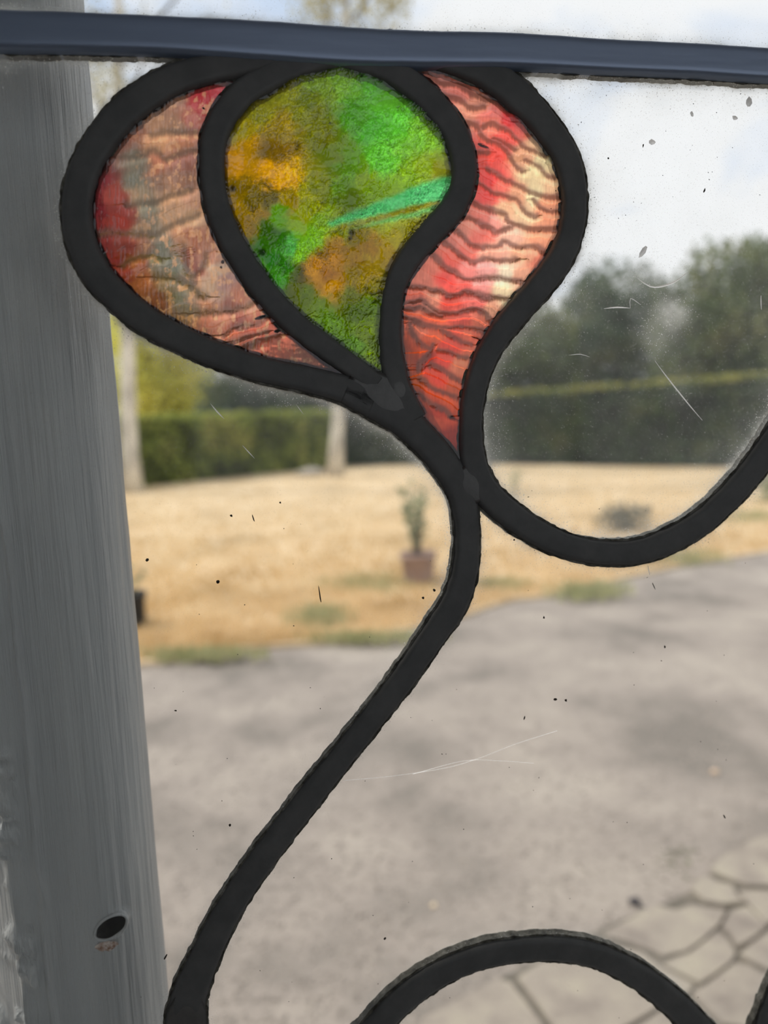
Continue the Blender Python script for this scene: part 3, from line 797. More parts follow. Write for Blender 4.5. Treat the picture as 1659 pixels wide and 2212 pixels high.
# ------------------------------------------------------------------ painted timber post outside the glass
PYF = 0.030                                     # face of the post, just behind the glass
RAD = 0.024
_t = np.linspace(-math.pi/2, math.pi/2, 60)
def _sil(xr, py):
    z = float(glass(270, py, PYF+RAD)[2])
    q = np.stack([xr-RAD+RAD*np.cos(_t), PYF+RAD-RAD*np.sin(_t), np.full(60, z)], 1)
    return to_px(q)[0].max()
XR = -0.08
for _i in range(30): XR += (274-_sil(XR, 1100))*0.00015      # right-hand silhouette
post = empty('timber_post', (XR-0.045, PYF+RAD, 0))
tag(post, 'thick grey-white painted timber post with rounded edge and a drilled hole', 'post')
prof = []                                       # profile from right back round to the left back
for t in np.linspace(-math.pi/2, math.pi/2, 64): prof.append((XR-RAD+RAD*math.cos(t), PYF+RAD-RAD*math.sin(t)))
xl = float(glass(38, 1900, PYF)[0])
for x in np.arange(XR-RAD-0.0009, xl, -0.0009): prof.append((x, PYF))
for t in np.linspace(0, 1, 26)[1:]: prof.append((xl-0.030*t, PYF+0.030*max(0.0, t-0.02)))
xl2, yl2 = prof[-1]
for y in np.linspace(yl2+0.004, PYF+2*RAD, 8): prof.append((xl2-0.001, y))
prof = np.array(prof)
zs = np.concatenate([np.linspace(0.0, 1.06, 12)[:-1], np.arange(1.06, 1.78, 0.0018), np.linspace(1.78, 2.55, 8)])
PXm, ZZ = np.meshgrid(np.arange(len(prof)), zs)
PX_, PY_ = prof[PXm, 0], prof[PXm, 1]
tang = np.gradient(prof, axis=0); tang /= np.hypot(tang[:, 0], tang[:, 1])[:, None]
nrm = np.stack([-tang[:, 1], tang[:, 0]], 1)    # outward for this direction of travel
if nrm[len(prof)//2, 1] > 0: nrm = -nrm
sarc = np.concatenate([[0], np.cumsum(np.hypot(*np.diff(prof, axis=0).T))])[PXm]
fine = np.abs(ZZ-1.42) < 0.37
disp = (0.0003+0.0008*np.clip((PX_-(XR-1.25*RAD))/RAD, 0, 1))*(fbm(sarc/0.0026, ZZ/0.05, 201, 3)-0.5) + 0.0009*(fbm(sarc/0.02, ZZ/0.12, 205, 3)-0.5)
def ridge(xpx0, ypx0, amp, wid, jit, seed, step=0.0):
    x0 = float(glass(xpx0, ypx0, PYF)[0])
    xc = x0 + jit*(fbm(ZZ/0.025, ZZ*0, seed, 4)-0.5)
    d = PX_-xc
    a = amp*(0.5+1.0*fbm(ZZ/0.012, ZZ*0+3, seed+2, 3))
    return a*np.exp(-(d/wid)**2) + step/(1+np.exp(d/0.0006))
disp = disp + np.where(fine & (PY_ < PYF+0.02), ridge(98, 2000, 0.0016, 0.0010, 0.004, 211, 0.0004) + ridge(40, 1980, 0.0016, 0.0010, 0.003, 217, 0.0008), 0)
lump = np.clip(fbm(PX_/0.006, ZZ/0.007, 223, 3)-0.58, 0, 1)*0.010
disp = disp + np.where(fine & (PX_ < xl+0.004) & (PY_ < PYF+0.03), lump, 0)
VX = PX_ + nrm[PXm, 0]*disp; VY = PY_ + nrm[PXm, 1]*disp
V = np.stack([VX, VY, ZZ], -1)
n, k = V.shape[:2]
hc = glass(240, 2003, PYF)                       # drilled hole
hax = np.array([math.cos(math.radians(30)), math.sin(math.radians(30))]); ha, hb = 0.0071, 0.0044
def hole_uv(P):
    d = np.stack([P[..., 0]-hc[0], P[..., 2]-hc[2]], -1)
    return d @ hax/ha, (d @ np.array([-hax[1], hax[0]]))/hb
bm = bmesh.new()
bv = [[bm.verts.new(V[i, j]) for j in range(k)] for i in range(n)]
hu, hv = hole_uv(V)
inside = (np.hypot(hu, hv) < 1.0) & (PY_ < PYF+0.005)
rimset = set()
for i in range(n-1):
    for j in range(k):
        j2 = (j+1) % k
        q = (inside[i, j], inside[i, j2], inside[i+1, j2], inside[i+1, j])
        if all(q): continue
        bm.faces.new((bv[i][j], bv[i][j2], bv[i+1][j2], bv[i+1][j]))
        if any(q):
            for (a, b), f in zip(((i, j), (i, j2), (i+1, j2), (i+1, j)), q):
                if f: rimset.add((a, b))
for (a, b) in rimset:
    r = math.hypot(hu[a, b], hv[a, b]); s = 1/max(r, 0.2)
    v = bv[a][b]; v.co.x = hc[0]+(v.co.x-hc[0])*s; v.co.z = hc[2]+(v.co.z-hc[2])*s; v.co.y = PYF+0.0004
bm.faces.new([bv[0][j] for j in range(k)]); bm.faces.new([bv[-1][j] for j in range(k)][::-1])
for v in [v for v in bm.verts if not v.link_faces]: bm.verts.remove(v)
def to_post(o):
    o.parent = post
    o.matrix_parent_inverse = Matrix.Translation(-Vector(post.location))
    return o
to_post(bm_obj('post_body', bm, M_POST, smooth=True))
bm = bmesh.new()
rings = []
for (f, y) in ((1.16, PYF-0.0004), (1.0, PYF+0.0002), (0.97, PYF+0.004), (0.95, PYF+0.022)):
    ring = []
    for a in range(32):
        t = 2*math.pi*a/32
        e = (hax*ha*f*math.cos(t) + np.array([-hax[1], hax[0]])*hb*f*math.sin(t))
        ring.append(bm.verts.new((hc[0]+e[0], y, hc[2]+e[1])))
    rings.append(ring)
for r0, r1 in zip(rings[1:-1], rings[2:]):
    for a in range(32): bm.faces.new((r0[a], r0[(a+1) % 32], r1[(a+1) % 32], r1[a]))
bm.faces.new(rings[-1])
for v in rings[0]: bm.verts.remove(v)
h_ = to_post(bm_obj('bolt_hole', bm, M_HOLE, smooth=True)); h_['label'] = 'dark slanting drilled hole'
# torn paint lip round the hole and chip below it
bm = bmesh.new()
prev = None; first = None
for a in range(49):
    t = 2*math.pi*a/48
    secs = []
    for q in range(6):
        tq = 2*math.pi*q/6
        rr = 0.00055*(0.7+0.9*float(vnoise(3+2*math.cos(t), 3+2*math.sin(t), 5)))
        f = 1.04
        e = (hax*(ha*f+rr*math.cos(tq))*math.cos(t) + np.array([-hax[1], hax[0]])*(hb*f+rr*math.cos(tq))*math.sin(t))
        secs.append(bm.verts.new((hc[0]+e[0], PYF-0.0001-rr*math.sin(tq), hc[2]+e[1])))
    if prev:
        for q in range(6): bm.faces.new((prev[q], prev[(q+1) % 6], secs[(q+1) % 6], secs[q]))
    prev = secs
to_post(bm_obj('paint_lip', bm, M_POST, smooth=True))
bm = bmesh.new()
cc = glass(231, 2042, PYF)
ring = [bm.verts.new((cc[0]+0.0046*math.cos(t)*(0.8+0.4*float(vnoise(t*2, 1, 8))), PYF-0.0005, cc[2]+0.0022*math.sin(t)*(0.8+0.5*float(vnoise(t*2, 4, 9))))) for t in np.linspace(0, 2*math.pi, 18, endpoint=False)]
cv = bm.verts.new((cc[0], PYF-0.0009, cc[2]))
for a in range(18): bm.faces.new((ring[a], ring[(a+1) % 18], cv))
to_post(bm_obj('chipped_wood', bm, M_CHIP))

# ------------------------------------------------------------------ ground outside
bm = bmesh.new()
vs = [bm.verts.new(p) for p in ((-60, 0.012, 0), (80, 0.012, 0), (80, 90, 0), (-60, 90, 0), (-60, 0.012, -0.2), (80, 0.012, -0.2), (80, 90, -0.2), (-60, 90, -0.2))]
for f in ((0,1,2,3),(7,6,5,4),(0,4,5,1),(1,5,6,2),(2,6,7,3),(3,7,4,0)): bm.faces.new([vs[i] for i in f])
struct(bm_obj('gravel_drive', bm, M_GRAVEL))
bpts = spline([(-900,1560),(-300,1500),(100,1462),(300,1440),(450,1416),(600,1400),(800,1385),(900,1366),(1010,1332),(1100,1304),(1200,1290),(1300,1265),(1450,1230),(1659,1195),(1900,1150),(2300,1090)], 12)
edge = ground(bpts[:, 0], bpts[:, 1])[:, :2]
edge = edge + 0.10*(np.stack([fbm(edge[:, 0]*3, edge[:, 1]*3, 301), fbm(edge[:, 0]*3, edge[:, 1]*3, 305)], 1)-0.5)
far = [(70.0, float(edge[-1, 1])), (70.0, 80.0), (-55.0, 80.0), (-55.0, float(edge[0, 1]))]
bm = bmesh.new()
top = [bm.verts.new((x, y, 0.03)) for x, y in edge.tolist()+far]
bot = [bm.verts.new((x, y, 0.0)) for x, y in edge.tolist()+far]
bm.faces.new(top)
for i in range(len(top)):
    j = (i+1) % len(top); bm.faces.new((bot[i], bot[j], top[j], top[i]))
bmesh.ops.triangulate(bm, faces=[f for f in bm.faces if len(f.verts) > 4])
struct(bm_obj('lawn', bm, M_LAWN))

def blades(name, pos, hmin, hmax, width, material, lean=0.5, seed=1, parent=None, z0=0.03):
    r = np.random.default_rng(seed); n = len(pos)
    a = r.uniform(0, 2*np.pi, n); h = r.uniform(hmin, hmax, n); w = width*r.uniform(0.6, 1.4, n)
    b = r.uniform(0, 2*np.pi, n); ln = lean*h*r.uniform(0.2, 1, n)
    dx, dy = np.cos(a)*w/2, np.sin(a)*w/2
    zz = np.full(n, z0)
    v0 = np.stack([pos[:, 0]-dx, pos[:, 1]-dy, zz], 1); v1 = np.stack([pos[:, 0]+dx, pos[:, 1]+dy, zz], 1)
    v2 = np.stack([pos[:, 0]+np.cos(b)*ln, pos[:, 1]+np.sin(b)*ln, zz+h], 1)
    V = np.stack([v0, v1, v2], 1).reshape(-1, 3)
    return mesh_obj(name, V, np.arange(3*n).reshape(-1, 3), material, parent)
r = np.random.default_rng(9)
uu = r.uniform(250, 1750, 60000); vv = r.uniform(1012, 1450, 60000)
keep = vv < np.interp(uu, bpts[:, 0], bpts[:, 1])-2
gp = ground(uu[keep], vv[keep])
g = blades('dry_grass', gp[gp[:, 1] < 26][:, :2], 0.02, 0.07, 0.02, M_STRAW, 0.9, 3)
tag(g, 'short straw coloured dry grass covering the lawn', 'grass', kind='stuff')

# gravel stones
uu = r.uniform(280, 1750, 9000); vv = r.uniform(1210, 2420, 9000)
keep = vv > np.interp(uu, bpts[:, 0], bpts[:, 1])+6
gp = ground(uu[keep], vv[keep])
sz = r.uniform(0.004, 0.011, len(gp))
octv = np.array([(1,0,0),(0,1,0),(-1,0,0),(0,-1,0),(0,0,0.6),(0,0,-0.3)], float)
octf = np.array([(0,1,4),(1,2,4),(2,3,4),(3,0,4)])
ang = r.uniform(0, 6.28, len(gp))
ca, sa = np.cos(ang), np.sin(ang)
V = octv[None]*sz[:, None, None]*r.uniform(0.7, 1.3, (len(gp), 6, 1))
V = np.stack([V[..., 0]*ca[:, None]-V[..., 1]*sa[:, None], V[..., 0]*sa[:, None]+V[..., 1]*ca[:, None], V[..., 2]], -1)
V[..., 0] += gp[:, None, 0]; V[..., 1] += gp[:, None, 1]; V[..., 2] += 0.001
Fc = (octf[None]+6*np.arange(len(gp))[:, None, None]).reshape(-1, 3)
g = mesh_obj('gravel_stones', V.reshape(-1, 3), Fc, M_PEBBLE)
tag(g, 'loose pale grey gravel stones scattered over the drive', 'gravel', kind='stuff')

# paving
pav = empty('paving', (0, 0, 0)); struct(pav, 'irregular pale stone paving in the corner of the drive')
def c5(*p): return [(1300+359/1659*a, 1800+412/1904*b) for a, b in p]
SLABS = [c5((1660,0),(1500,60),(1250,190),(1095,320),(1110,370),(1300,450),(1450,500),(1700,515),(2000,500),(2000,-80)),
 c5((900,560),(950,470),(1060,420),(1150,480),(1310,520),(1350,620),(1440,680),(1200,705),(1030,670)),
 c5((100,920),(330,800),(540,690),(740,745),(900,690),(1050,715),(1250,745),(1180,880),(1030,1020),(850,1150),(620,1200),(450,1130),(250,1060),(0,1000)),
 c5((1360,560),(1700,560),(2000,545),(2000,700),(1640,900),(1560,800),(1470,700),(1410,640)),
 c5((1290,770),(1450,720),(1560,830),(1650,925),(1500,1050),(1360,1120),(1280,1000),(1200,930)),
 c5((700,1230),(880,1170),(1050,1040),(1160,950),(1260,1030),(1340,1160),(1300,1250),(1100,1400),(980,1470),(800,1380),(600,1290)),
 c5((1370,1190),(1520,1070),(1700,940),(2000,760),(2000,1250),(1700,1360),(1500,1270)),
 c5((1330,1290),(1480,1320),(1620,1400),(2000,1430),(2000,1900),(1500,1950),(1200,1900),(900,1590),(1050,1500)),
 [(1280,2025),(1345,2040),(1391,2053),(1421,2079),(1469,2105),(1501,2122),(1486,2142),(1438,2161),(1365,2205),(1317,2228),(1215,2240),(1155,2155),(1117,2105),(1170,2070),(1230,2040)],
 c5((640,1730),(840,1620),(1000,1750),(1130,1900),(1300,2000),(1100,2300),(500,2300),(200,2010)),
 [(925,2192),(1075,2114),(1103,2120),(1168,2205),(1205,2262),(1120,2340),(1030,2390),(880,2330),(820,2260)],
 [(1225,2275),(1310,2240),(1400,2330),(1330,2440),(1200,2440),(1130,2370)],
 [(880,2350),(1030,2400),(1120,2385),(1180,2450),(1150,2560),(820,2560),(760,2450)],
]
def slab_obj(poly, z1, seed):
    P = ground(np.array([p[0] for p in poly]), np.array([p[1] for p in poly]), 0.02)
    c = P.mean(0)
    n = len(P)
    bm = bmesh.new()
    inner = [bm.verts.new((c[0]+(p[0]-c[0])*0.985, c[1]+(p[1]-c[1])*0.985, z1)) for p in P]
    out_ = [bm.verts.new((c[0]+(p[0]-c[0])*1.0, c[1]+(p[1]-c[1])*1.0, z1-0.008)) for p in P]
    bot_ = [bm.verts.new((c[0]+(p[0]-c[0])*1.0, c[1]+(p[1]-c[1])*1.0, 0.001)) for p in P]
    f = bm.faces.new(inner)
    for i in range(n):
        j = (i+1) % n
        bm.faces.new((out_[i], out_[j], inner[j], inner[i])); bm.faces.new((bot_[i], bot_[j], out_[j], out_[i]))
    bmesh.ops.triangulate(bm, faces=[f])
    return bm_obj('paving_stone', bm, M_SLAB, pav)
for i, s in enumerate(SLABS): slab_obj(s, 0.018+0.004*math.sin(i*2.1), i)
# more stones of the same paving to the right and towards the house, outside the picture
jx0 = ground(1700, 1750)
q = ground(np.array([1500, 1545, 1590, 1660, 1733, 2300, 2300, 800, 860, 1090, 1320, 1425]), np.array([1925, 1880, 1850, 1815, 1790, 1640, 2700, 2700, 2250, 2112, 2000, 1960]), 0.0)
bm = bmesh.new(); f = bm.faces.new([bm.verts.new((p[0], p[1], 0.006)) for p in q]); bmesh.ops.triangulate(bm, faces=[f])
bm_obj('joint_bed', bm, M_JOINT, pav)

# ------------------------------------------------------------------ plants and things outside
def leaf_quads(P, size, seed, flat=0.0):
    r = np.random.default_rng(seed); n = len(P)
    d = r.normal(size=(n, 3)); d /= np.linalg.norm(d, axis=1)[:, None]
    e = r.normal(size=(n, 3)); e -= (e*d).sum(1)[:, None]*d; e /= np.linalg.norm(e, axis=1)[:, None]
    s = size*r.uniform(0.6, 1.4, n)[:, None]
    V = np.stack([P-d*s*0.5, P+e*s*0.28, P+d*s*0.5, P-e*s*0.28], 1).reshape(-1, 3)
    return V, np.arange(4*n).reshape(-1, 4)

def ellipsoid_pts(c, rad, n, seed, shell=0.55):
    r = np.random.default_rng(seed)
    d = r.normal(size=(n, 3)); d /= np.linalg.norm(d, axis=1)[:, None]
    k = (shell+(1-shell)*r.random(n)**0.7)[:, None]
    lump = (0.78+0.44*fbm(d[:, 0]*2.3+d[:, 2]*1.3+seed, d[:, 1]*2.3-d[:, 2]*1.7, seed, 3))[:, None]
    return np.asarray(c)+d*k*lump*np.asarray(rad)

def limb(bm, p0, p1, r0, r1, seg=8):
    p0, p1 = Vector(p0), Vector(p1); d = (p1-p0).normalized()
    u = d.orthogonal().normalized(); v = d.cross(u)
    a = [bm.verts.new(p0+(u*math.cos(2*math.pi*i/seg)+v*math.sin(2*math.pi*i/seg))*r0) for i in range(seg)]
    b = [bm.verts.new(p1+(u*math.cos(2*math.pi*i/seg)+v*math.sin(2*math.pi*i/seg))*r1) for i in range(seg)]
    for i in range(seg): bm.faces.new((a[i], a[(i+1) % seg], b[(i+1) % seg], b[i]))
    bm.faces.new(a[::-1]); bm.faces.new(b)

def hedge(name, pts, height, thick, label, leaf_n, seed, top_mat, leaf_mat):
    pts = [np.array(p, float) for p in pts]
    mid = pts[len(pts)//2]
    root = empty(name, (0, 0, 0)); tag(root, label, 'hedge')
    bm = bmesh.new(); L = []; T = []
    r = np.random.default_rng(seed)
    tot = sum(np.linalg.norm(b-a) for a, b in zip(pts[:-1], pts[1:]))
    for a, b in zip(pts[:-1], pts[1:]):
        d = b-a; ln = np.linalg.norm(d); d = d/ln; nn = np.array([-d[1], d[0]])
        if nn[1] < 0: nn = -nn                        # away from the house
        q = [a, b, b+nn*thick, a+nn*thick]
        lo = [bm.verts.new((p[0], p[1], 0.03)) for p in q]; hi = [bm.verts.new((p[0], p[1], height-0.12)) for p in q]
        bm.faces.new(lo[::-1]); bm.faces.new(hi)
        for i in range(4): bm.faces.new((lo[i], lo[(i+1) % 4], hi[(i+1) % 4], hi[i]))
        n = int(leaf_n*ln/tot)
        s = r.uniform(0, ln, n); z = r.uniform(0.04, height, n); o = -0.02-0.28*r.random(n)*fbm(s*1.3, z*1.3, seed)*1.6
        L.append(np.stack([a[0]+d[0]*s+nn[0]*o, a[1]+d[1]*s+nn[1]*o, z], 1))
        m = n//3
        s = r.uniform(0, ln, m); o = r.uniform(-0.2, thick, m); z = height-0.10+0.22*fbm(s*0.9, o, seed+4)*r.random(m)
        T.append(np.stack([a[0]+d[0]*s+nn[0]*o, a[1]+d[1]*s+nn[1]*o, z], 1))
    bm_obj('inner_twigs', bm, M_HCORE, root)
    V, F = leaf_quads(np.vstack(L), 0.13, seed); o = mesh_obj('leaves', V, F, leaf_mat, root); o['kind'] = 'stuff'
    V, F = leaf_quads(np.vstack(T), 0.13, seed+1); o = mesh_obj('top_leaves', V, F, top_mat, root); o['kind'] = 'stuff'
    return root
hedge('clipped_hedge', [(-16, 13.5), (-9, 17.2), (-3.17, 20.4), (2.6, 25.0)], 1.95, 1.3, 'dark green clipped hedge behind the two birch trunks', 16000, 41, M_HEDGEL, M_HEDGEL)
hedge('clipped_hedge', [(2.7, 25.2), (6.6, 23.0), (10.0, 17.7), (15.0, 11.0)], 2.2, 1.3, 'clipped hedge with sunlight painted yellowish on its top seen through the large curved pane', 18000, 43, M_HEDGETOP, M_HEDGE)

def tree(name, px, top_py, ydist, spread, label, material, n, seed, trunk_r=0.14, leaf=0.28, group='trees behind the hedge', base=0.1):
    x = float(at_depth(px, 900, ydist)[0]); zt = float(at_depth(px, top_py, ydist)[2])
    root = empty(name, (x, ydist, 0)); tag(root, label, 'tree', group)
    hgt = zt
    bm = bmesh.new(); limb(bm, (0, 0, 0), (0.05, 0, hgt*0.55), trunk_r, trunk_r*0.5)
    rr = random.Random(seed)
    for k in range(6):
        a = k*1.05+rr.random(); limb(bm, (0.03, 0, hgt*(0.25+0.05*k)), (math.cos(a)*spread*0.6, math.sin(a)*spread*0.6, hgt*(0.45+0.07*k)), trunk_r*0.4, trunk_r*0.12, 6)
    bm_obj('trunk', bm, M_BRANCH, root)
    zc = (hgt+base)/2
    P = ellipsoid_pts((0, 0, zc), (spread, spread*0.8, (hgt-base)/2*1.05), int(n*0.9), seed, 0.25)
    for k in range(9):
        a = rr.uniform(0, 6.28); q = rr.uniform(0.35, 0.75)
        P = np.vstack([P, ellipsoid_pts((math.cos(a)*spread*q, math.sin(a)*spread*q*0.8, rr.uniform(base+0.8, hgt*0.86)), (spread*0.42, spread*0.4, hgt*0.14), n//11, seed+k+1, 0.3)])
    V, F = leaf_quads(P, leaf, seed+50); o = mesh_obj('foliage', V, F, material, root); o['kind'] = 'stuff'
    return root
tree('bushy_tree', 1580, 512, 24, 3.0, 'tallest mid green tree beyond the hedge at the right edge', M_TREE_M, 9000, 61)
tree('bushy_tree', 1330, 575, 31, 3.0, 'dark green tree beyond the hedge, just right of the red petal', M_TREE_D, 9000, 63)
tree('bushy_tree', 1850, 560, 32, 3.4, 'green tree beyond the hedge past the right edge', M_TREE_M, 5000, 65)
tree('bushy_tree', 1120, 650, 25.5, 2.3, 'olive green tree behind the lower tip of the red petal', M_TREE_M, 7000, 67)
tree('bushy_tree', 880, 690, 33, 3.0, 'dark green tree hidden behind the flower', M_TREE_D, 6000, 69)
tree('bushy_tree', 575, 775, 28, 2.6, 'dark bluish green tree beyond the hedge between the two birch trunks', M_TREE_D, 7000, 71)
tree('bushy_tree', 360, 650, 33, 2.6, 'yellow green tree beyond the hedge beside the left birch trunk', M_TREE_Y, 8000, 73)
tree('bushy_tree', 140, 600, 26, 2.2, 'yellow green tree hidden behind the painted post', M_TREE_Y, 4000, 75)

def birch(px, base_py, px_top, r0, label, crown, seed, height):
    b = ground(px, base_py)
    root = empty('birch_tree', (b[0], b[1], 0.0)); tag(root, label, 'tree', 'birch trees on the lawn')
    bm = bmesh.new(); rr = random.Random(seed)
    t = at_depth(px_top, 300, b[1]); dx = (t[0]-b[0])/t[2]
    zs_ = np.linspace(0.0, height, 15); pr = None
    rings = []
    for z in zs_:
        f = 1-z/height; rad = r0*(0.25+0.75*f)*(1+0.35*math.exp(-z/0.25))
        cx = dx*z+0.05*math.sin(z*0.9+seed); cy = 0.04*math.sin(z*0.7)
        rings.append([bm.verts.new((cx+rad*math.cos(a), cy+rad*math.sin(a), max(z, 0.0))) for a in np.linspace(0, 2*math.pi, 14, endpoint=False)])
    for a_, b_ in zip(rings[:-1], rings[1:]):
        for i in range(14): bm.faces.new((a_[i], a_[(i+1) % 14], b_[(i+1) % 14], b_[i]))
    bm.faces.new(rings[0][::-1]); bm.faces.new(rings[-1])
    bm_obj('trunk', bm, M_BARK, root, True)
    P = []
    for (cpx, cpy, rx, rz, n) in crown:
        c = at_depth(cpx, cpy, b[1])-np.array([b[0], b[1], 0.0])
        bm = bmesh.new(); z0 = max(3.5, c[2]-1.5-rz); limb(bm, (dx*z0, 0, z0), (c[0], c[1], c[2]), 0.05, 0.015, 6)
        bm_obj('branch', bm, M_BRANCH, root)
        P.append(ellipsoid_pts(c, (rx, rx, rz), n, seed+int(cpx), 0.1))
    V, F = leaf_quads(np.vstack(P), 0.14, seed+9); o = mesh_obj('foliage', V, F, M_BIRCHLEAF, root); o['kind'] = 'stuff'
    return root
birch(287, 1066, 262, 0.21, 'pale birch trunk on the lawn right beside the painted post', [(225, 180, 0.9, 1.0, 260), (330, 60, 0.7, 0.8, 60), (290, 300, 1.3, 1.3, 260), (150, 60, 1.2, 1.4, 300), (480, -120, 1.5, 1.2, 400)], 3, 13.5)
birch(728, 1030, 742, 0.20, 'pale birch trunk on the lawn below the tip of the flower', [(690, -30, 1.0, 1.25, 520), (800, -40, 1.1, 1.4, 620), (850, 10, 0.55, 0.7, 160), (760, -200, 1.8, 1.5, 800), (700, 10, 0.5, 0.6, 140), (900, -150, 1.2, 1.0, 400)], 5, 16.0)

def rock(name, px, py, w, d, h, label, cat, material, seed, z0=0.03):
    b = ground(px, py, z0)
    bm = bmesh.new(); bmesh.ops.create_icosphere(bm, subdivisions=3, radius=1.0)
    for v in bm.verts:
        k = 0.85+0.3*float(vnoise(v.co.x*1.4+seed, v.co.y*1.4+v.co.z*1.1, seed))
        v.co = Vector((v.co.x*w/2*k, v.co.y*d/2*k, max(v.co.z, -0.35)*h/1.35*k))
    mz = min(v.co.z for v in bm.verts)
    for v in bm.verts: v.co.z -= mz
    o = bm_obj(name, bm, material, None, True); o.location = (b[0], b[1], z0)
    return tag(o, label, cat)
rock('flat_stone', 672, 1027, 0.85, 0.5, 0.22, 'pale flat stone lying beside the middle birch trunk', 'stone', M_STONE, 3)
rock('small_stone', 1372, 1955, 0.035, 0.035, 0.024, 'small dark round stone at the edge of the paving', 'stone', M_DARKSTONE, 4, 0.0)
rock('small_stone', 1545, 1670, 0.034, 0.026, 0.016, 'small pale pinkish pebble on the drive at right', 'stone', noise_mat('pale_pink_pebble', [lin(222, 190, 160), lin(236, 212, 190)], 30, 0.8), 6, 0.0)
rock('small_stone', 937, 1958, 0.02, 0.018, 0.011, 'tiny cream pebble on the drive above the bottom arch', 'stone', noise_mat('cream_pebble', [lin(222, 200, 168), lin(236, 216, 190)], 30, 0.8), 8, 0.0)

def pot(root, r0, r1, h, material):
    bm = bmesh.new(); prof_ = [(r0, 0), (r0*1.02, 0.01), (r1*0.97, h*0.82), (r1*1.06, h*0.83), (r1*1.06, h), (r1*0.94, h), (r1*0.9, h*0.86)]
    rings = [[bm.verts.new((rr_*math.cos(a), rr_*math.sin(a), z)) for a in np.linspace(0, 2*math.pi, 28, endpoint=False)] for rr_, z in prof_]
    for a_, b_ in zip(rings[:-1], rings[1:]):
        for i in range(28): bm.faces.new((a_[i], a_[(i+1) % 28], b_[(i+1) % 28], b_[i]))
    bm.faces.new(rings[0][::-1])
    bm_obj('pot', bm, material, root, True)
    bm = bmesh.new(); bm.faces.new([bm.verts.new((r1*0.9*math.cos(a), r1*0.9*math.sin(a), h*0.88)) for a in np.linspace(0, 2*math.pi, 28, endpoint=False)])
    bm_obj('soil', bm, M_SOIL, root)

def stems(root, n, z0, hmin, hmax, spread, leaf, per, material, seed):
    rr = random.Random(seed); P = []
    for k in range(n):
        a = rr.uniform(0, 6.28); s = spread*rr.uniform(0.25, 1); hh = rr.uniform(hmin, hmax)
        tip = (math.cos(a)*s, math.sin(a)*s, z0+hh)
        bm = bmesh.new(); limb(bm, (math.cos(a)*s*0.15, math.sin(a)*s*0.15, z0), (tip[0]*0.6, tip[1]*0.6, z0+hh*0.5), 0.006, 0.004, 5)
        limb(bm, (tip[0]*0.6, tip[1]*0.6, z0+hh*0.5), tip, 0.004, 0.002, 5)
        bm_obj('stem', bm, M_BRANCH, root)
        for q in range(per):
            f = rr.uniform(0.2, 1.0); P.append((tip[0]*f+rr.gauss(0, 0.025), tip[1]*f+rr.gauss(0, 0.025), z0+hh*f+rr.gauss(0, 0.02)))
    V, F = leaf_quads(np.array(P), leaf, seed+3); o = mesh_obj('leaves', V, F, material, root); o['kind'] = 'stuff'

b = ground(905, 1256, 0.03)
ps = empty('potted_shrub', (b[0], b[1], 0.03)); tag(ps, 'grey-green shrub with upright stems in a mauve clay pot on the lawn', 'potted plant')
pot(ps, 0.125, 0.16, 0.27, M_POT); stems(ps, 9, 0.24, 0.42, 0.66, 0.22, 0.07, 26, M_OLIVE, 11)
b = ground(283, 1352, 0.03)
bp = empty('black_pot', (b[0], b[1], 0.03)); tag(bp, 'black pot with a little plant, half hidden behind the painted post', 'potted plant')
pot(bp, 0.11, 0.125, 0.26, M_BLACKPOT); stems(bp, 5, 0.23, 0.15, 0.26, 0.18, 0.06, 9, M_OLIVE, 13)

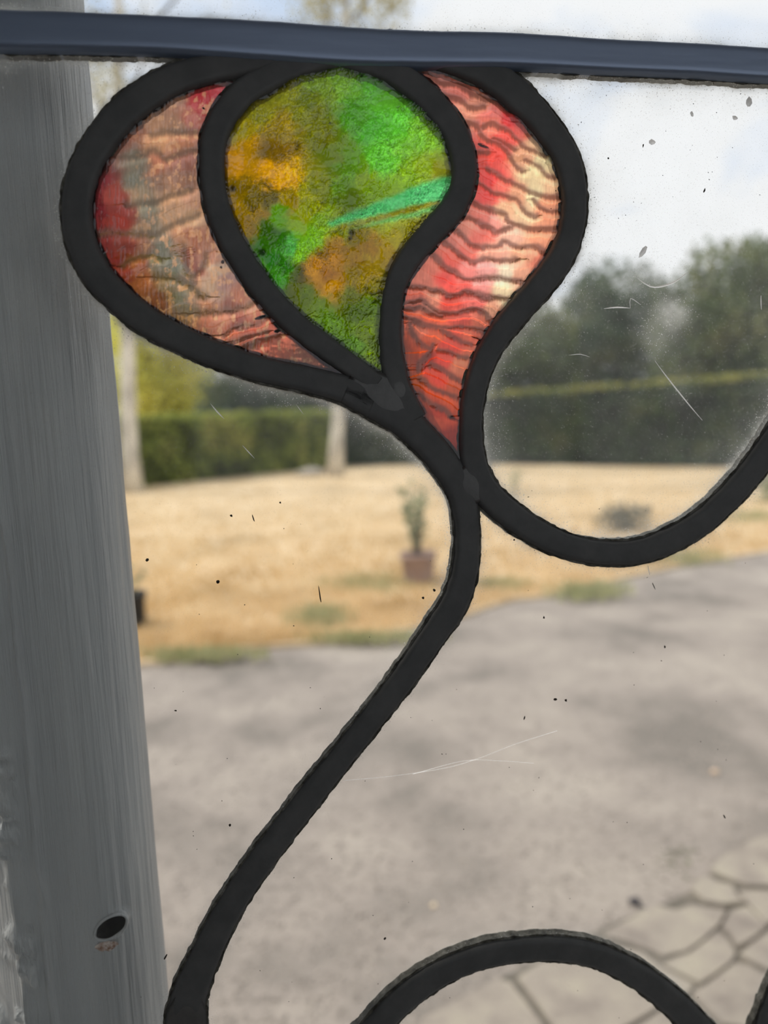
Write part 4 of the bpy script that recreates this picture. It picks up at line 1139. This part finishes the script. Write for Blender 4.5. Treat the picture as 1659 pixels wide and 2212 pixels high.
def mound(name, px, py, w, h, label, material, n, seed, leaf=0.05, cat='shrub', z0=0.03):
    b = ground(px, py, z0)
    root = empty(name, (b[0], b[1], z0)); tag(root, label, cat)
    rr = random.Random(seed)
    for k in range(4):
        a = rr.uniform(0, 6.28); bm = bmesh.new(); limb(bm, (0, 0, 0), (math.cos(a)*w*0.25, math.sin(a)*w*0.25, h*0.7), 0.006, 0.002, 5); bm_obj('stem', bm, M_BRANCH, root)
    P = ellipsoid_pts((0, 0, h*0.45), (w/2, w/2.4, h*0.6), n, seed, 0.2); P[:, 2] = np.abs(P[:, 2])
    V, F = leaf_quads(P, leaf, seed+3); o = mesh_obj('leaves', V, F, material, root); o['kind'] = 'stuff'
    return root
mound('low_shrub', 1348, 1146, 0.75, 0.34, 'low dusky grey shrub on the lawn inside the curve of the large pane', M_LAVENDER, 900, 21)
mound('low_shrub', 1672, 1085, 0.7, 0.75, 'green shrub cut off by the right edge of the lawn', M_OLIVE, 900, 23, 0.06)
mound('young_sapling', 1112, 1072, 0.35, 0.55, 'thin pale green sapling on the lawn inside the large pane', M_OLIVE, 90, 25, 0.06)

def tuft(px, py, rx, ry, n, label, seed, hmax=0.08, z0=0.03, material=None):
    r = np.random.default_rng(seed)
    P = ground(px+rx*np.clip(r.normal(0, 0.55, n), -1.3, 1.3), py+ry*np.clip(r.normal(0, 0.55, n), -1.3, 1.3), z0); b = ground(px, py, z0)
    P = P-np.array([b[0], b[1], 0])
    root = empty('weed_patch', (b[0], b[1], z0)); tag(root, label, 'weeds', 'green weed patches')
    o = blades('blades', P[:, :2], min(0.02, hmax*0.5), hmax, 0.022, material or M_WEED, 0.9, seed, root, 0.0)
    o['kind'] = 'stuff'
    return root
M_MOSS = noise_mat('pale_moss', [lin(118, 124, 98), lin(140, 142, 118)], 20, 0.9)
tuft(690, 1336, 60, 20, 700, 'green weed patch at the lawn edge left of the stem', 31)
tuft(1270, 1279, 75, 16, 700, 'green weed patch under the large curved pane by the drive', 33)
tuft(1480, 1206, 75, 14, 500, 'green weed patch just below the right arm of the curved lead', 35)
tuft(430, 1418, 120, 12, 600, 'green weed strip beside the painted post along the drive', 37)
tuft(800, 1262, 110, 18, 500, 'shadow left of the mauve pot, painted as greyish green blades', 39)  # blades darker than the straw, put in for the pot's cast shadow
tuft(800, 1382, 130, 9, 500, 'thin green weed strip along the drive left of the stem', 41)
tuft(1620, 1118, 60, 12, 400, 'green weed patch by the shrub at the right edge', 43)
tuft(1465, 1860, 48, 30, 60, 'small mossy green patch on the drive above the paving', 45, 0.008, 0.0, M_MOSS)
tuft(1080, 1265, 70, 10, 300, 'faint green weed patch just right of the stem', 47)
